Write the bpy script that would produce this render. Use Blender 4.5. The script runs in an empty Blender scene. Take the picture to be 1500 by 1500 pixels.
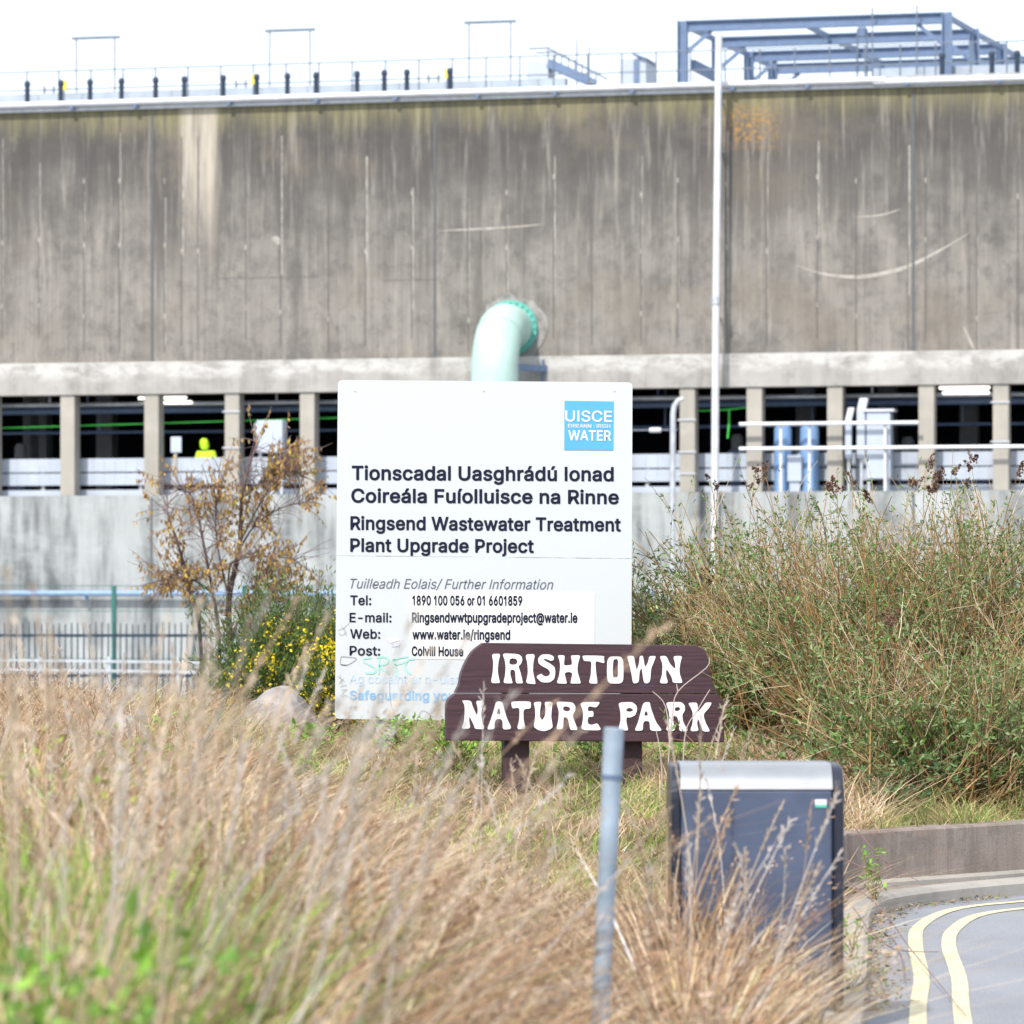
import bpy, bmesh, math, random
import numpy as np
from mathutils import Vector, Matrix

random.seed(7)
rng = np.random.default_rng(11)
sc = bpy.context.scene
COL = sc.collection
R = math.radians

# ------------------------------------------------------------------ camera, sky, sun, exposure
EYE = 1.75
F = 6000.0            # focal length in photo pixels
HZ = 870.0            # horizon row in the photo
cam_d = bpy.data.cameras.new('camera')
cam = bpy.data.objects.new('camera', cam_d)
COL.objects.link(cam)
cam.location = (0, 0, EYE)
cam.rotation_euler = (R(90), 0, 0)
cam_d.sensor_width = 36
cam_d.lens = 144
cam_d.shift_y = 0.08
cam_d.clip_start = 0.1
cam_d.clip_end = 6000
cam_d.dof.use_dof = True
cam_d.dof.focus_distance = 26.6
cam_d.dof.aperture_fstop = 5.0
sc.camera = cam

SUN_AZ = Vector((-0.44, -0.90))
SUN_EL = 46
w = bpy.data.worlds.new('World')
sc.world = w
w.use_nodes = True
nt = w.node_tree
bg = nt.nodes['Background']
sky = nt.nodes.new('ShaderNodeTexSky')
sky.sky_type = 'NISHITA'
sky.sun_disc = False
sky.sun_elevation = R(SUN_EL)
sky.sun_rotation = math.atan2(SUN_AZ.x, SUN_AZ.y)
sky.air_density = 1.0
sky.dust_density = 2.0
mx = nt.nodes.new('ShaderNodeMix')
mx.data_type = 'RGBA'
mx.inputs[0].default_value = 0.62                       # thin bright cloud over most of the sky
nt.links.new(sky.outputs[0], mx.inputs[6])
mx.inputs[7].default_value = (10.6, 11.3, 12.4, 1)
nt.links.new(mx.outputs[2], bg.inputs[0])
bg.inputs[1].default_value = 0.105

sd = bpy.data.lights.new('sun', 'SUN')
sd.energy = 3.2
sd.angle = R(2.0)
sd.color = (1.0, 0.95, 0.87)
sun = bpy.data.objects.new('sun', sd)
COL.objects.link(sun)
ts = Vector((SUN_AZ.x, SUN_AZ.y, 0)).normalized() * math.cos(R(SUN_EL)) + Vector((0, 0, math.sin(R(SUN_EL))))
sun.rotation_euler = ts.to_track_quat('Z', 'Y').to_euler()
sun.location = (-20, -20, 30)

sc.view_settings.view_transform = 'Standard'
sc.view_settings.look = 'None'
sc.view_settings.gamma = 1
sc.view_settings.exposure = 0.62

# ------------------------------------------------------------------ helpers
BASE = {}


def at(px, py, Y):
    """photo pixel -> world point at depth Y"""
    return Vector(((px - 750) / F * Y, Y, EYE - (py - HZ) / F * Y))


class Plane:
    """vertical plane through (0,Y0) turned by yaw; maps photo pixels to points of the plane"""
    def __init__(s, px0, Y0, yaw=0.0):
        s.p = Vector(((px0 - 750) / F * Y0, Y0))
        s.n = Vector((math.sin(yaw), -math.cos(yaw)))      # outward, to the camera

    def __call__(s, px, py, off=0.0):
        a = (px - 750) / F
        Y = (s.p.dot(s.n) + off) / (a * s.n.x + s.n.y)
        return Vector((a * Y, Y, EYE - (py - HZ) / F * Y))

    def shift(s, v, off):
        return v + Vector((s.n.x, s.n.y, 0)) * off


TH = R(13.5)
UX, VX = Vector((math.cos(TH), -math.sin(TH), 0)), Vector((math.sin(TH), math.cos(TH), 0))
P0 = Vector((-12.9, 103.2, 0))


def Bw(u, v, z):
    """building frame (along the wall, inward, up) -> world"""
    return P0 + UX * u + VX * v + Vector((0, 0, z))


def wl(px, py, v=0.0):
    """photo pixel -> (u, z) on the plane v of the building frame"""
    a = (px - 750) / F
    Y = (v + P0.x * VX.x + P0.y * VX.y) / (a * VX.x + VX.y)
    d = Vector((a * Y, Y, 0)) - P0
    return d.dot(UX), EYE - (py - HZ) / F * Y


class MB:
    def __init__(s):
        s.v, s.f, s.m = [], [], []

    def add(s, vs, fs, mi=0):
        o = len(s.v)
        s.v += [Vector(p) for p in vs]
        s.f += [[o + i for i in f] for f in fs]
        s.m += [mi] * len(fs)
        return s

    def hexa(s, p, mi=0):
        """eight corners: bottom ring 0-3, top ring 4-7"""
        return s.add(p, [(3, 2, 1, 0), (4, 5, 6, 7), (0, 1, 5, 4), (1, 2, 6, 5), (2, 3, 7, 6), (3, 0, 4, 7)], mi)

    def box(s, x0, x1, y0, y1, z0, z1, mi=0, fr=None):
        p = [(x0, y0, z0), (x1, y0, z0), (x1, y1, z0), (x0, y1, z0), (x0, y0, z1), (x1, y0, z1), (x1, y1, z1), (x0, y1, z1)]
        return s.hexa([fr(*q) if fr else q for q in p], mi)

    def tube(s, path, r, n=8, mi=0, cap=True):
        path = [Vector(p) for p in path]
        K = len(path)
        rr = r if isinstance(r, (list, tuple)) else [r] * K
        vs, fs = [], []
        ref = None
        for i, p in enumerate(path):
            t = (path[min(i + 1, K - 1)] - path[max(i - 1, 0)]).normalized()
            if ref is None:
                ref = Vector((0, 0, 1)) if abs(t.z) < 0.9 else Vector((1, 0, 0))
            a = t.cross(ref).normalized()
            b = a.cross(t).normalized()
            ref = b
            for k in range(n):
                q = 2 * math.pi * k / n
                vs.append(p + (a * math.cos(q) + b * math.sin(q)) * rr[i])
        for i in range(K - 1):
            for k in range(n):
                k2 = (k + 1) % n
                fs.append((i * n + k, i * n + k2, (i + 1) * n + k2, (i + 1) * n + k))
        if cap:
            fs.append(tuple(range(n - 1, -1, -1)))
            fs.append(tuple((K - 1) * n + k for k in range(n)))
        return s.add(vs, fs, mi)

    def bar(s, a, b, w, h, mi=0, up=Vector((0, 0, 1))):
        a, b = Vector(a), Vector(b)
        t = (b - a).normalized()
        if abs(t.dot(up)) > 0.98:
            up = Vector(UX)
        x = t.cross(up).normalized()
        y = x.cross(t).normalized()
        o = [(-1, -1), (1, -1), (1, 1), (-1, 1)]
        p = [a + x * w / 2 * i + y * h / 2 * j for i, j in o] + [b + x * w / 2 * i + y * h / 2 * j for i, j in o]
        return s.hexa(p, mi)

    def ibeam(s, a, b, w, h, mi=0, up=Vector((0, 0, 1)), tf=0.03):
        a, b = Vector(a), Vector(b)
        t = (b - a).normalized()
        if abs(t.dot(up)) > 0.98:
            up = Vector(UX)
        y = (up - t * up.dot(t)).normalized()
        s.bar(a + y * (h / 2 - tf / 2), b + y * (h / 2 - tf / 2), w, tf, mi, up)
        s.bar(a - y * (h / 2 - tf / 2), b - y * (h / 2 - tf / 2), w, tf, mi, up)
        s.bar(a, b, 0.025, h - 2 * tf - 0.002, mi, up)
        return s

    def prism(s, pts, dvec, mi=0):
        """closed polygon (3D points) pushed by dvec"""
        n = len(pts)
        d = Vector(dvec)
        vs = [Vector(p) for p in pts] + [Vector(p) + d for p in pts]
        fs = [tuple(range(n)), tuple(range(2 * n - 1, n - 1, -1))]
        fs += [((i + 1) % n, i, n + i, n + (i + 1) % n) for i in range(n)]
        return s.add(vs, fs, mi)

    def build(s, name, mats, parent=None, base=None, smooth=False, bevel=0.0):
        b = BASE[parent.name] if parent else (Vector(base) if base is not None else sum(s.v, Vector()) / max(1, len(s.v)))
        me = bpy.data.meshes.new(name)
        me.from_pydata([v - b for v in s.v], [], s.f)
        for m in (mats if isinstance(mats, (list, tuple)) else [mats]):
            me.materials.append(m)
        me.polygons.foreach_set('material_index', s.m)
        bm = bmesh.new()
        bm.from_mesh(me)
        bmesh.ops.recalc_face_normals(bm, faces=bm.faces)
        bm.to_mesh(me)
        bm.free()
        if smooth:
            me.polygons.foreach_set('use_smooth', [True] * len(me.polygons))
            me.set_sharp_from_angle(angle=R(40))
        o = bpy.data.objects.new(name, me)
        COL.objects.link(o)
        if bevel:
            bv = o.modifiers.new('bevel', 'BEVEL')
            bv.width = bevel
            bv.segments = 2
            bv.limit_method = 'ANGLE'
        link(o, parent, b)
        return o


def link(o, parent, b):
    if parent:
        o.parent = parent
    else:
        o.location = b
    BASE[o.name] = Vector(b)


def tag(o, label, cat, group=None, kind=None):
    if label:
        o['label'] = label
    if cat:
        o['category'] = cat
    if group:
        o['group'] = group
    if kind:
        o['kind'] = kind
    return o


def thing(name, label, cat, base, group=None):
    o = bpy.data.objects.new(name, None)
    o.empty_display_size = 0.2
    COL.objects.link(o)
    o.location = base
    BASE[o.name] = Vector(base)
    return tag(o, label, cat, group)


def copy_thing(o, delta, label=None):
    c = o.copy()
    COL.objects.link(c)
    c.location = Vector(o.location) + Vector(delta)
    BASE[c.name] = BASE[o.name] + Vector(delta)
    if label:
        c['label'] = label
    for ch in [x for x in COL.objects if x.parent == o]:
        d = ch.copy()
        COL.objects.link(d)
        d.parent = c
    return c


# vectorised meshes ------------------------------------------------
def unit(a):
    return a / np.maximum(np.linalg.norm(a, axis=-1, keepdims=True), 1e-9)


def np_tubes(P, Rr, sides=3):
    N, K, _ = P.shape
    T = np.empty_like(P)
    T[:, 1:-1] = P[:, 2:] - P[:, :-2]
    T[:, 0] = P[:, 1] - P[:, 0]
    T[:, -1] = P[:, -1] - P[:, -2]
    T = unit(T)
    ref = np.where(np.abs(T[:, :1, 2:3]) < 0.9, np.array([0, 0, 1.0]), np.array([1.0, 0, 0]))
    A = unit(np.cross(T, np.broadcast_to(ref, T.shape)))
    Bv = np.cross(A, T)
    q = np.arange(sides) * 2 * np.pi / sides
    V = P[:, :, None, :] + Rr[:, :, None, None] * (np.cos(q)[None, None, :, None] * A[:, :, None, :] + np.sin(q)[None, None, :, None] * Bv[:, :, None, :])
    idx = np.arange(N * K * sides).reshape(N, K, sides)
    a = idx[:, :-1]
    b = idx[:, 1:]
    Fq = np.stack([a, np.roll(a, -1, 2), np.roll(b, -1, 2), b], -1).reshape(-1, 4)
    return V.reshape(-1, 3), Fq, K * sides


def np_ribbons(P, W, S):
    N, K, _ = P.shape
    V = np.stack([P - S[:, None, :] * W[..., None], P + S[:, None, :] * W[..., None]], 2)
    idx = np.arange(N * K * 2).reshape(N, K, 2)
    Fq = np.stack([idx[:, :-1, 0], idx[:, :-1, 1], idx[:, 1:, 1], idx[:, 1:, 0]], -1).reshape(-1, 4)
    return V.reshape(-1, 3), Fq, K * 2


def np_leaves(C, D, S, L, Wd):
    """folded lance-shaped leaves: two quads each"""
    N = len(C)
    up = unit(np.cross(D, S))
    L = L[:, None]
    Wd = Wd[:, None]
    V = np.stack([C, C + D * L * .35 + S * Wd * .5 + up * Wd * .2, C + D * L * .75 + S * Wd * .38 + up * Wd * .12,
                  C + D * L - up * L * .08,
                  C + D * L * .75 - S * Wd * .38 + up * Wd * .12, C + D * L * .35 - S * Wd * .5 + up * Wd * .2], 1)
    i = np.arange(N)[:, None] * 6
    Fq = np.concatenate([i + np.array([0, 1, 2, 3]), i + np.array([0, 3, 4, 5])], 0)
    return V.reshape(-1, 3), Fq, 6


def np_build(name, parts, mat, parent=None, base=(0, 0, 0), smooth=False):
    """parts: list of (V, F, per, tint[N,3])"""
    b = np.array(BASE[parent.name] if parent else base, float)
    Vs, Fs, Cs, o = [], [], [], 0
    for V, Fq, per, c in parts:
        Vs.append(V - b)
        Fs.append(Fq + o)
        Cs.append(np.repeat(c, per, 0))
        o += len(V)
    V = np.concatenate(Vs)
    Fq = np.concatenate(Fs)
    C = np.concatenate(Cs)
    me = bpy.data.meshes.new(name)
    me.vertices.add(len(V))
    me.vertices.foreach_set('co', V.astype(np.float32).ravel())
    me.loops.add(Fq.size)
    me.loops.foreach_set('vertex_index', Fq.astype(np.int32).ravel())
    me.polygons.add(len(Fq))
    me.polygons.foreach_set('loop_start', np.arange(0, Fq.size, 4, dtype=np.int32))
    me.polygons.foreach_set('loop_total', np.full(len(Fq), 4, np.int32))
    if smooth:
        me.polygons.foreach_set('use_smooth', np.ones(len(Fq), bool))
    at_ = me.attributes.new('tint', 'FLOAT_COLOR', 'POINT')
    at_.data.foreach_set('color', np.concatenate([C, np.ones((len(C), 1))], 1).astype(np.float32).ravel())
    me.update(calc_edges=True)
    me.materials.append(mat)
    ob = bpy.data.objects.new(name, me)
    COL.objects.link(ob)
    link(ob, parent, Vector(b))
    return ob


def pick(pal, n, jit=0.18):
    pal = np.array(pal)
    c = pal[rng.integers(0, len(pal), n)]
    return np.clip(c * (1 + rng.normal(0, jit, (n, 1))), 0.01, 0.9)


# ------------------------------------------------------------------ materials
def new_mat(name):
    m = bpy.data.materials.new(name)
    m.use_nodes = True
    n = m.node_tree.nodes
    return m, n, m.node_tree.links, n['Principled BSDF']


def plain(name, col, rough=0.6, metal=0.0, var=0.12, scale=6.0, bump=0.0, spec=0.5):
    """a paint or metal with a little cloudy wear"""
    m, n, l, p = new_mat(name)
    tc = n.new('ShaderNodeTexCoord')
    no = n.new('ShaderNodeTexNoise')
    no.inputs['Scale'].default_value = scale
    no.inputs['Detail'].default_value = 6
    l.new(tc.outputs['Object'], no.inputs['Vector'])
    r = n.new('ShaderNodeValToRGB')
    r.color_ramp.elements[0].position = 0.3
    r.color_ramp.elements[1].position = 0.7
    r.color_ramp.elements[0].color = [c * (1 - var) for c in col] + [1]
    r.color_ramp.elements[1].color = [min(1, c * (1 + var)) for c in col] + [1]
    l.new(no.outputs['Fac'], r.inputs['Fac'])
    l.new(r.outputs['Color'], p.inputs['Base Color'])
    p.inputs['Roughness'].default_value = rough
    p.inputs['Metallic'].default_value = metal
    p.inputs['Specular IOR Level'].default_value = spec
    if bump:
        b = n.new('ShaderNodeBump')
        b.inputs['Strength'].default_value = bump
        b.inputs['Distance'].default_value = 0.01
        l.new(no.outputs['Fac'], b.inputs['Height'])
        l.new(b.outputs['Normal'], p.inputs['Normal'])
    return m


def tinted(name, trans=0.25, rough=0.7):
    m, n, l, p = new_mat(name)
    a = n.new('ShaderNodeAttribute')
    a.attribute_name = 'tint'
    l.new(a.outputs['Color'], p.inputs['Base Color'])
    p.inputs['Roughness'].default_value = rough
    p.inputs['Specular IOR Level'].default_value = 0.3
    if trans:
        t = n.new('ShaderNodeBsdfTranslucent')
        l.new(a.outputs['Color'], t.inputs['Color'])
        mxs = n.new('ShaderNodeMixShader')
        mxs.inputs[0].default_value = trans
        l.new(p.outputs[0], mxs.inputs[1])
        l.new(t.outputs[0], mxs.inputs[2])
        l.new(mxs.outputs[0], n['Material Output'].inputs['Surface'])
    return m


class NG:
    """small helper to write node maths"""
    def __init__(s, m):
        s.n, s.l = m.node_tree.nodes, m.node_tree.links

    def noise(s, vec, sc_, scale=1.0, detail=6, rough=0.6):
        mp = s.n.new('ShaderNodeMapping')
        mp.inputs['Scale'].default_value = sc_
        s.l.new(vec, mp.inputs['Vector'])
        no = s.n.new('ShaderNodeTexNoise')
        no.inputs['Scale'].default_value = scale
        no.inputs['Detail'].default_value = detail
        no.inputs['Roughness'].default_value = rough
        s.l.new(mp.outputs[0], no.inputs['Vector'])
        return no.outputs['Fac']

    def rng(s, v, a, b, c=0.0, d=1.0):
        r = s.n.new('ShaderNodeMapRange')
        r.interpolation_type = 'SMOOTHSTEP'
        for i, x in zip((1, 2, 3, 4), (a, b, c, d)):
            r.inputs[i].default_value = x
        s.l.new(v, r.inputs[0])
        return r.outputs[0]

    def op(s, o, a, b=None):
        m = s.n.new('ShaderNodeMath')
        m.operation = o
        for i, x in enumerate((a, b)):
            if x is None:
                continue
            if isinstance(x, (int, float)):
                m.inputs[i].default_value = x
            else:
                s.l.new(x, m.inputs[i])
        return m.outputs[0]

    def mix(s, f, a, b):
        m = s.n.new('ShaderNodeMix')
        m.data_type = 'RGBA'
        for i, x in ((0, f), (6, a), (7, b)):
            if isinstance(x, (int, float)):
                m.inputs[i].default_value = x
            elif isinstance(x, (tuple, list)):
                m.inputs[i].default_value = (*x, 1)
            else:
                s.l.new(x, m.inputs[i])
        return m.outputs[2]

    def bump(s, h, p, st=0.3, dist=0.02):
        b = s.n.new('ShaderNodeBump')
        b.inputs['Strength'].default_value = st
        b.inputs['Distance'].default_value = dist
        s.l.new(h, b.inputs['Height'])
        s.l.new(b.outputs['Normal'], p.inputs['Normal'])


def uvz(m):
    """position along the building (u) and height (z), from Object coordinates with the origin at P0"""
    g = NG(m)
    tc = g.n.new('ShaderNodeTexCoord')
    vr = g.n.new('ShaderNodeVectorRotate')
    vr.rotation_type = 'Z_AXIS'
    vr.inputs['Angle'].default_value = TH
    g.l.new(tc.outputs['Object'], vr.inputs['Vector'])
    sp = g.n.new('ShaderNodeSeparateXYZ')
    g.l.new(vr.outputs[0], sp.inputs[0])
    return g, vr.outputs[0], sp.outputs[0], sp.outputs[2]


ZT = 14.02          # wall top
ZB0, ZB1 = 6.74, 7.55   # beam band
ZS = 4.2            # sill


def mat_upper():
    m, n, l, p = new_mat('weathered_concrete')
    g, vec, u, z = uvz(m)
    streak = g.noise(vec, (1.5, 1.5, 0.10), 1.0, 8, 0.65)
    fine = g.noise(vec, (5.0, 5.0, 0.35), 1.0, 8, 0.7)
    cloud = g.noise(vec, (0.28, 0.28, 0.42), 1.0, 6, 0.6)
    grain = g.noise(vec, (9, 9, 9), 1.0, 8, 0.75)
    hh = g.op('ADD', z, g.op('MULTIPLY', g.op('SUBTRACT', streak, 0.5), 7.0))
    hh = g.op('ADD', hh, g.op('MULTIPLY', g.op('SUBTRACT', cloud, 0.5), 7.0))
    dirt = g.rng(hh, 8.8, 13.4)
    c = g.mix(dirt, (0.225, 0.210, 0.190), (0.060, 0.056, 0.054))
    board = g.noise(vec, (9.0, 9.0, 0.12), 1.0, 5, 0.6)
    c = g.mix(g.op('MULTIPLY', g.rng(board, 0.47, 0.64), 0.24), c, (0.105, 0.098, 0.10))
    c = g.mix(g.op('MULTIPLY', g.rng(board, 0.44, 0.30), 0.20), c, (0.31, 0.295, 0.27))
    sp_ = g.noise(vec, (2.2, 2.2, 2.2), 1.0, 8, 0.75)
    c = g.mix(g.op('MULTIPLY', g.rng(sp_, 0.46, 0.66), 0.6), c, (0.092, 0.085, 0.082))
    mot = g.noise(vec, (0.7, 0.7, 0.5), 1.0, 9, 0.72)
    c = g.mix(g.op('MULTIPLY', g.rng(mot, 0.46, 0.62), 0.55), c, (0.080, 0.075, 0.073))
    c = g.mix(g.op('MULTIPLY', g.rng(mot, 0.42, 0.30), 0.35), c, (0.28, 0.265, 0.238))
    c = g.mix(g.op('MULTIPLY', g.rng(fine, 0.5, 0.68), 0.5), c, (0.34, 0.315, 0.28))
    c = g.mix(g.op('MULTIPLY', g.rng(streak, 0.52, 0.68), 0.6), c, (0.095, 0.086, 0.082))
    c = g.mix(g.op('MULTIPLY', g.rng(cloud, 0.5, 0.66), 0.45), c, (0.19, 0.165, 0.13))
    lich = g.op('MULTIPLY', g.rng(g.op('ADD', z, g.op('MULTIPLY', streak, 1.6)), 13.75, 14.7), g.rng(fine, 0.25, 0.6))
    c = g.mix(g.op('MULTIPLY', lich, 0.55), c, (0.27, 0.25, 0.11))
    # pale lime wash run below the coping, and an orange lichen patch
    u0 = wl(292, 200)[0]
    run = g.op('MULTIPLY', g.rng(g.op('ABSOLUTE', g.op('SUBTRACT', u, u0)), 0.30, 0.62, 1, 0), g.rng(g.op('ADD', z, g.op('MULTIPLY', streak, 3.0)), 11.0, 14.2))
    c = g.mix(g.op('MULTIPLY', run, g.rng(fine, 0.3, 0.62, 0.25, 0.95)), c, (0.42, 0.38, 0.32))
    u1 = wl(1098, 185)[0]
    org = g.op('MULTIPLY', g.rng(g.op('ABSOLUTE', g.op('SUBTRACT', u, u1)), 0.3, 0.95, 1, 0), g.rng(g.op('ABSOLUTE', g.op('SUBTRACT', z, 13.05)), 0.2, 0.75, 1, 0))
    c = g.mix(g.op('MULTIPLY', org, g.rng(grain, 0.46, 0.62)), c, (0.36, 0.20, 0.05))
    c = g.mix(g.op('MULTIPLY', g.rng(grain, 0.60, 0.8), 0.3), c, (0.34, 0.325, 0.30))
    l.new(c, p.inputs['Base Color'])
    p.inputs['Roughness'].default_value = 0.9
    g.bump(grain, p, 0.3, 0.02)
    return m


def mat_conc(name, light, dark, amt=0.6, orange=False):
    m, n, l, p = new_mat(name)
    g, vec, u, z = uvz(m)
    streak = g.noise(vec, (1.6, 1.6, 0.22), 1.0, 8, 0.65)
    cloud = g.noise(vec, (0.5, 0.5, 0.9), 1.0, 8, 0.65)
    grain = g.noise(vec, (8, 8, 8), 1.0, 8, 0.7)
    c = g.mix(g.op('MULTIPLY', g.rng(streak, 0.40, 0.68), amt), light, dark)
    c = g.mix(g.op('MULTIPLY', g.rng(cloud, 0.45, 0.7), 0.6), c, [x * 1.25 for x in light])
    c = g.mix(g.op('MULTIPLY', g.rng(grain, 0.55, 0.8), 0.35), c, dark)
    if orange:        # patchy whitewash along the upper edge of the beam
        n2_ = g.noise(vec, (1.1, 1.1, 2.2), 1.0, 9, 0.7)
        f_ = g.op('MULTIPLY', g.rng(g.op('ADD', z, g.op('MULTIPLY', n2_, 0.8)), 7.45, 7.75), g.rng(n2_, 0.38, 0.56))
        c = g.mix(g.op('MULTIPLY', f_, 0.75), c, (0.52, 0.515, 0.50))
        c = g.mix(g.op('MULTIPLY', g.rng(g.noise(vec, (2.5, 2.5, 2.5), 1.0, 8, 0.7), 0.52, 0.68), 0.5), c, (0.20, 0.19, 0.18))
    l.new(c, p.inputs['Base Color'])
    p.inputs['Roughness'].default_value = 0.9
    g.bump(grain, p, 0.3, 0.02)
    return m


M_UP = mat_upper()
M_BEAM = mat_conc('pale_concrete', (0.34, 0.33, 0.315), (0.20, 0.19, 0.18), 0.8, True)
M_COL = mat_conc('column_concrete', (0.34, 0.32, 0.285), (0.25, 0.235, 0.21), 0.5)
M_LOW = mat_conc('lower_concrete', (0.34, 0.36, 0.365), (0.10, 0.108, 0.112), 1.0)
M_GROOVE = plain('dark_joint', (0.105, 0.10, 0.10), 0.9)
M_JOINT = plain('blue_grey_sealant', (0.085, 0.095, 0.105), 0.7)
M_LIME = plain('lime_runs', (0.27, 0.255, 0.23), 0.9, var=0.4, scale=4)
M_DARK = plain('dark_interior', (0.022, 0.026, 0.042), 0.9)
M_INCOL = plain('interior_column_paint', (0.20, 0.21, 0.22), 0.9)
M_WHITE = plain('white_cladding', (0.40, 0.45, 0.53), 0.5, var=0.08, scale=1.5)
M_PIPEW = plain('white_pipe_paint', (0.56, 0.58, 0.62), 0.4, var=0.12, scale=2)
M_GALV = plain('galvanised_steel', (0.45, 0.48, 0.52), 0.45, 0.35, var=0.15)
M_RAIL = plain('grey_handrail', (0.13, 0.16, 0.21), 0.5, 0.0)
M_STEEL = plain('blue_grey_steel', (0.12, 0.18, 0.30), 0.5, 0.1)
M_BLACK = plain('black_plastic', (0.010, 0.025, 0.055), 0.5)
M_MINT = plain('mint_pipe_paint', (0.40, 0.57, 0.52), 0.45, var=0.10, scale=1.5)
M_TEAL = plain('teal_flange_paint', (0.10, 0.40, 0.34), 0.5)
M_GREEN = plain('green_pipe_paint', (0.08, 0.70, 0.10), 0.5)
M_YEL = plain('yellow_paint', (0.75, 0.62, 0.05), 0.5)
M_HIVIS = plain('hi_vis_fabric', (0.55, 0.95, 0.03), 0.8)
M_SKIN = plain('skin', (0.45, 0.28, 0.2), 0.6)
M_TROUSER = plain('navy_trousers', (0.02, 0.025, 0.05), 0.9)
M_FENCE = plain('dark_palisade_paint', (0.015, 0.035, 0.06), 0.6)
M_GPOST = plain('green_post_paint', (0.02, 0.13, 0.11), 0.6)
M_BLUEP = plain('pale_blue_pipe', (0.20, 0.31, 0.47), 0.5)
M_ORANGE = plain('orange_plastic', (0.75, 0.12, 0.05), 0.5)
M_TUBE = bpy.data.materials.new('lit_tube')
M_TUBE.use_nodes = True
M_TUBE.node_tree.nodes['Principled BSDF'].inputs['Emission Color'].default_value = (1, 0.95, 0.85, 1)
M_TUBE.node_tree.nodes['Principled BSDF'].inputs['Emission Strength'].default_value = 1.6

# ------------------------------------------------------------------ the land
def catmull(pts, n=10):
    pts = [Vector(p) for p in pts]
    out = []
    for i in range(len(pts) - 1):
        p0, p1, p2, p3 = pts[max(i - 1, 0)], pts[i], pts[i + 1], pts[min(i + 2, len(pts) - 1)]
        for k in range(n):
            t = k / n
            out.append(0.5 * ((2 * p1) + (p2 - p0) * t + (2 * p0 - 5 * p1 + 4 * p2 - p3) * t * t + (3 * p1 - p0 - 3 * p2 + p3) * t ** 3))
    out.append(pts[-1])
    return out


KERB = catmull([(-0.6, -12), (0.25, 4), (0.85, 11), (1.43, 16.7), (1.72, 19.8), (1.90, 21.7), (2.06, 22.5), (2.42, 23.15), (2.976, 23.8), (3.7, 24.5), (6.0, 26.6), (14, 33.5), (40, 55)])


def offset(path, d):
    out = []
    for i, p in enumerate(path):
        t = (path[min(i + 1, len(path) - 1)] - path[max(i - 1, 0)]).normalized()
        out.append(p + Vector((-t.y, t.x)) * d)      # positive = left (verge side)
    return out


def kerb_x(Y):
    ys = np.array([p.y for p in KERB])
    xs = np.array([p.x for p in KERB])
    return np.interp(Y, ys, xs)


def sstep(t):
    t = np.clip(t, 0, 1)
    return t * t * (3 - 2 * t)


WALLP = [(1.76, 22.35), (1.86, 22.95), (2.06, 23.40), (3.04, 24.32), (6.2, 27.3), (14.2, 34.4), (40, 56.2)]


def verge_right(Y):
    return np.where(Y < 22.4, kerb_x(Y) - 0.14, np.interp(Y, [p[1] for p in WALLP], [p[0] for p in WALLP]) - 0.06)


def ground_z(x, Y):
    x, Y = np.asarray(x, float), np.asarray(Y, float)
    xr = verge_right(Y)
    a = sstep((xr - x) / 2.2)
    z = 0.07 + 0.2 * a + 0.4 * sstep((Y - 22) / 7)
    z = np.maximum(z, 0.36 * sstep((Y - 22.2) / 0.8))
    z = z + 0.04 * np.sin(x * 2.1 + Y * 0.7) * a + 0.03 * np.sin(x * 0.9 - Y * 1.3) * a
    back = sstep((Y - 31) / 12)
    return z * (1 - back) - 0.56 * back


def soil_mat():
    m, n, l, p = new_mat('soil_and_litter')
    g = NG(m)
    tc = n.new('ShaderNodeTexCoord')
    a = g.noise(tc.outputs['Object'], (2, 2, 2), 1, 8, 0.7)
    b = g.noise(tc.outputs['Object'], (25, 25, 25), 1, 8, 0.7)
    c = g.mix(g.rng(a, 0.4, 0.62), (0.20, 0.14, 0.08), (0.09, 0.12, 0.035))
    c = g.mix(g.rng(b, 0.5, 0.7), c, (0.34, 0.25, 0.15))
    l.new(c, p.inputs['Base Color'])
    p.inputs['Roughness'].default_value = 1
    g.bump(b, p, 0.8, 0.03)
    return m


M_SOIL = soil_mat()
M_YARD = plain('yard_concrete', (0.30, 0.30, 0.30), 0.9, var=0.25, scale=0.6)


def tarmac():
    m, n, l, p = new_mat('tarmac')
    g = NG(m)
    tc = n.new('ShaderNodeTexCoord')
    a = g.noise(tc.outputs['Object'], (1.3, 0.5, 1), 1, 8, 0.65)
    b = g.noise(tc.outputs['Object'], (90, 90, 90), 1, 3, 0.6)
    c = g.mix(g.rng(a, 0.3, 0.7), (0.19, 0.198, 0.222), (0.245, 0.254, 0.278))
    c = g.mix(g.op('MULTIPLY', g.rng(b, 0.5, 0.75), 0.55), c, (0.46, 0.465, 0.48))
    c = g.mix(g.op('MULTIPLY', g.rng(b, 0.5, 0.3), 0.6), c, (0.12, 0.125, 0.14))
    l.new(c, p.inputs['Base Color'])
    p.inputs['Roughness'].default_value = 0.8
    g.bump(b, p, 0.5, 0.006)
    return m


M_TAR = tarmac()


def worn_line():
    m, n, l, p = new_mat('worn_cream_line')
    g = NG(m)
    tc = n.new('ShaderNodeTexCoord')
    a = g.noise(tc.outputs['Object'], (60, 60, 60), 1, 6, 0.7)
    b = g.noise(tc.outputs['Object'], (4, 4, 4), 1, 6, 0.7)
    c = g.mix(g.rng(b, 0.3, 0.7), (0.68, 0.60, 0.38), (0.54, 0.47, 0.30))
    c = g.mix(g.op('MULTIPLY', g.rng(a, 0.6, 0.72), 0.6), c, (0.28, 0.27, 0.24))
    l.new(c, p.inputs['Base Color'])
    p.inputs['Roughness'].default_value = 0.7
    return m


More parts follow.
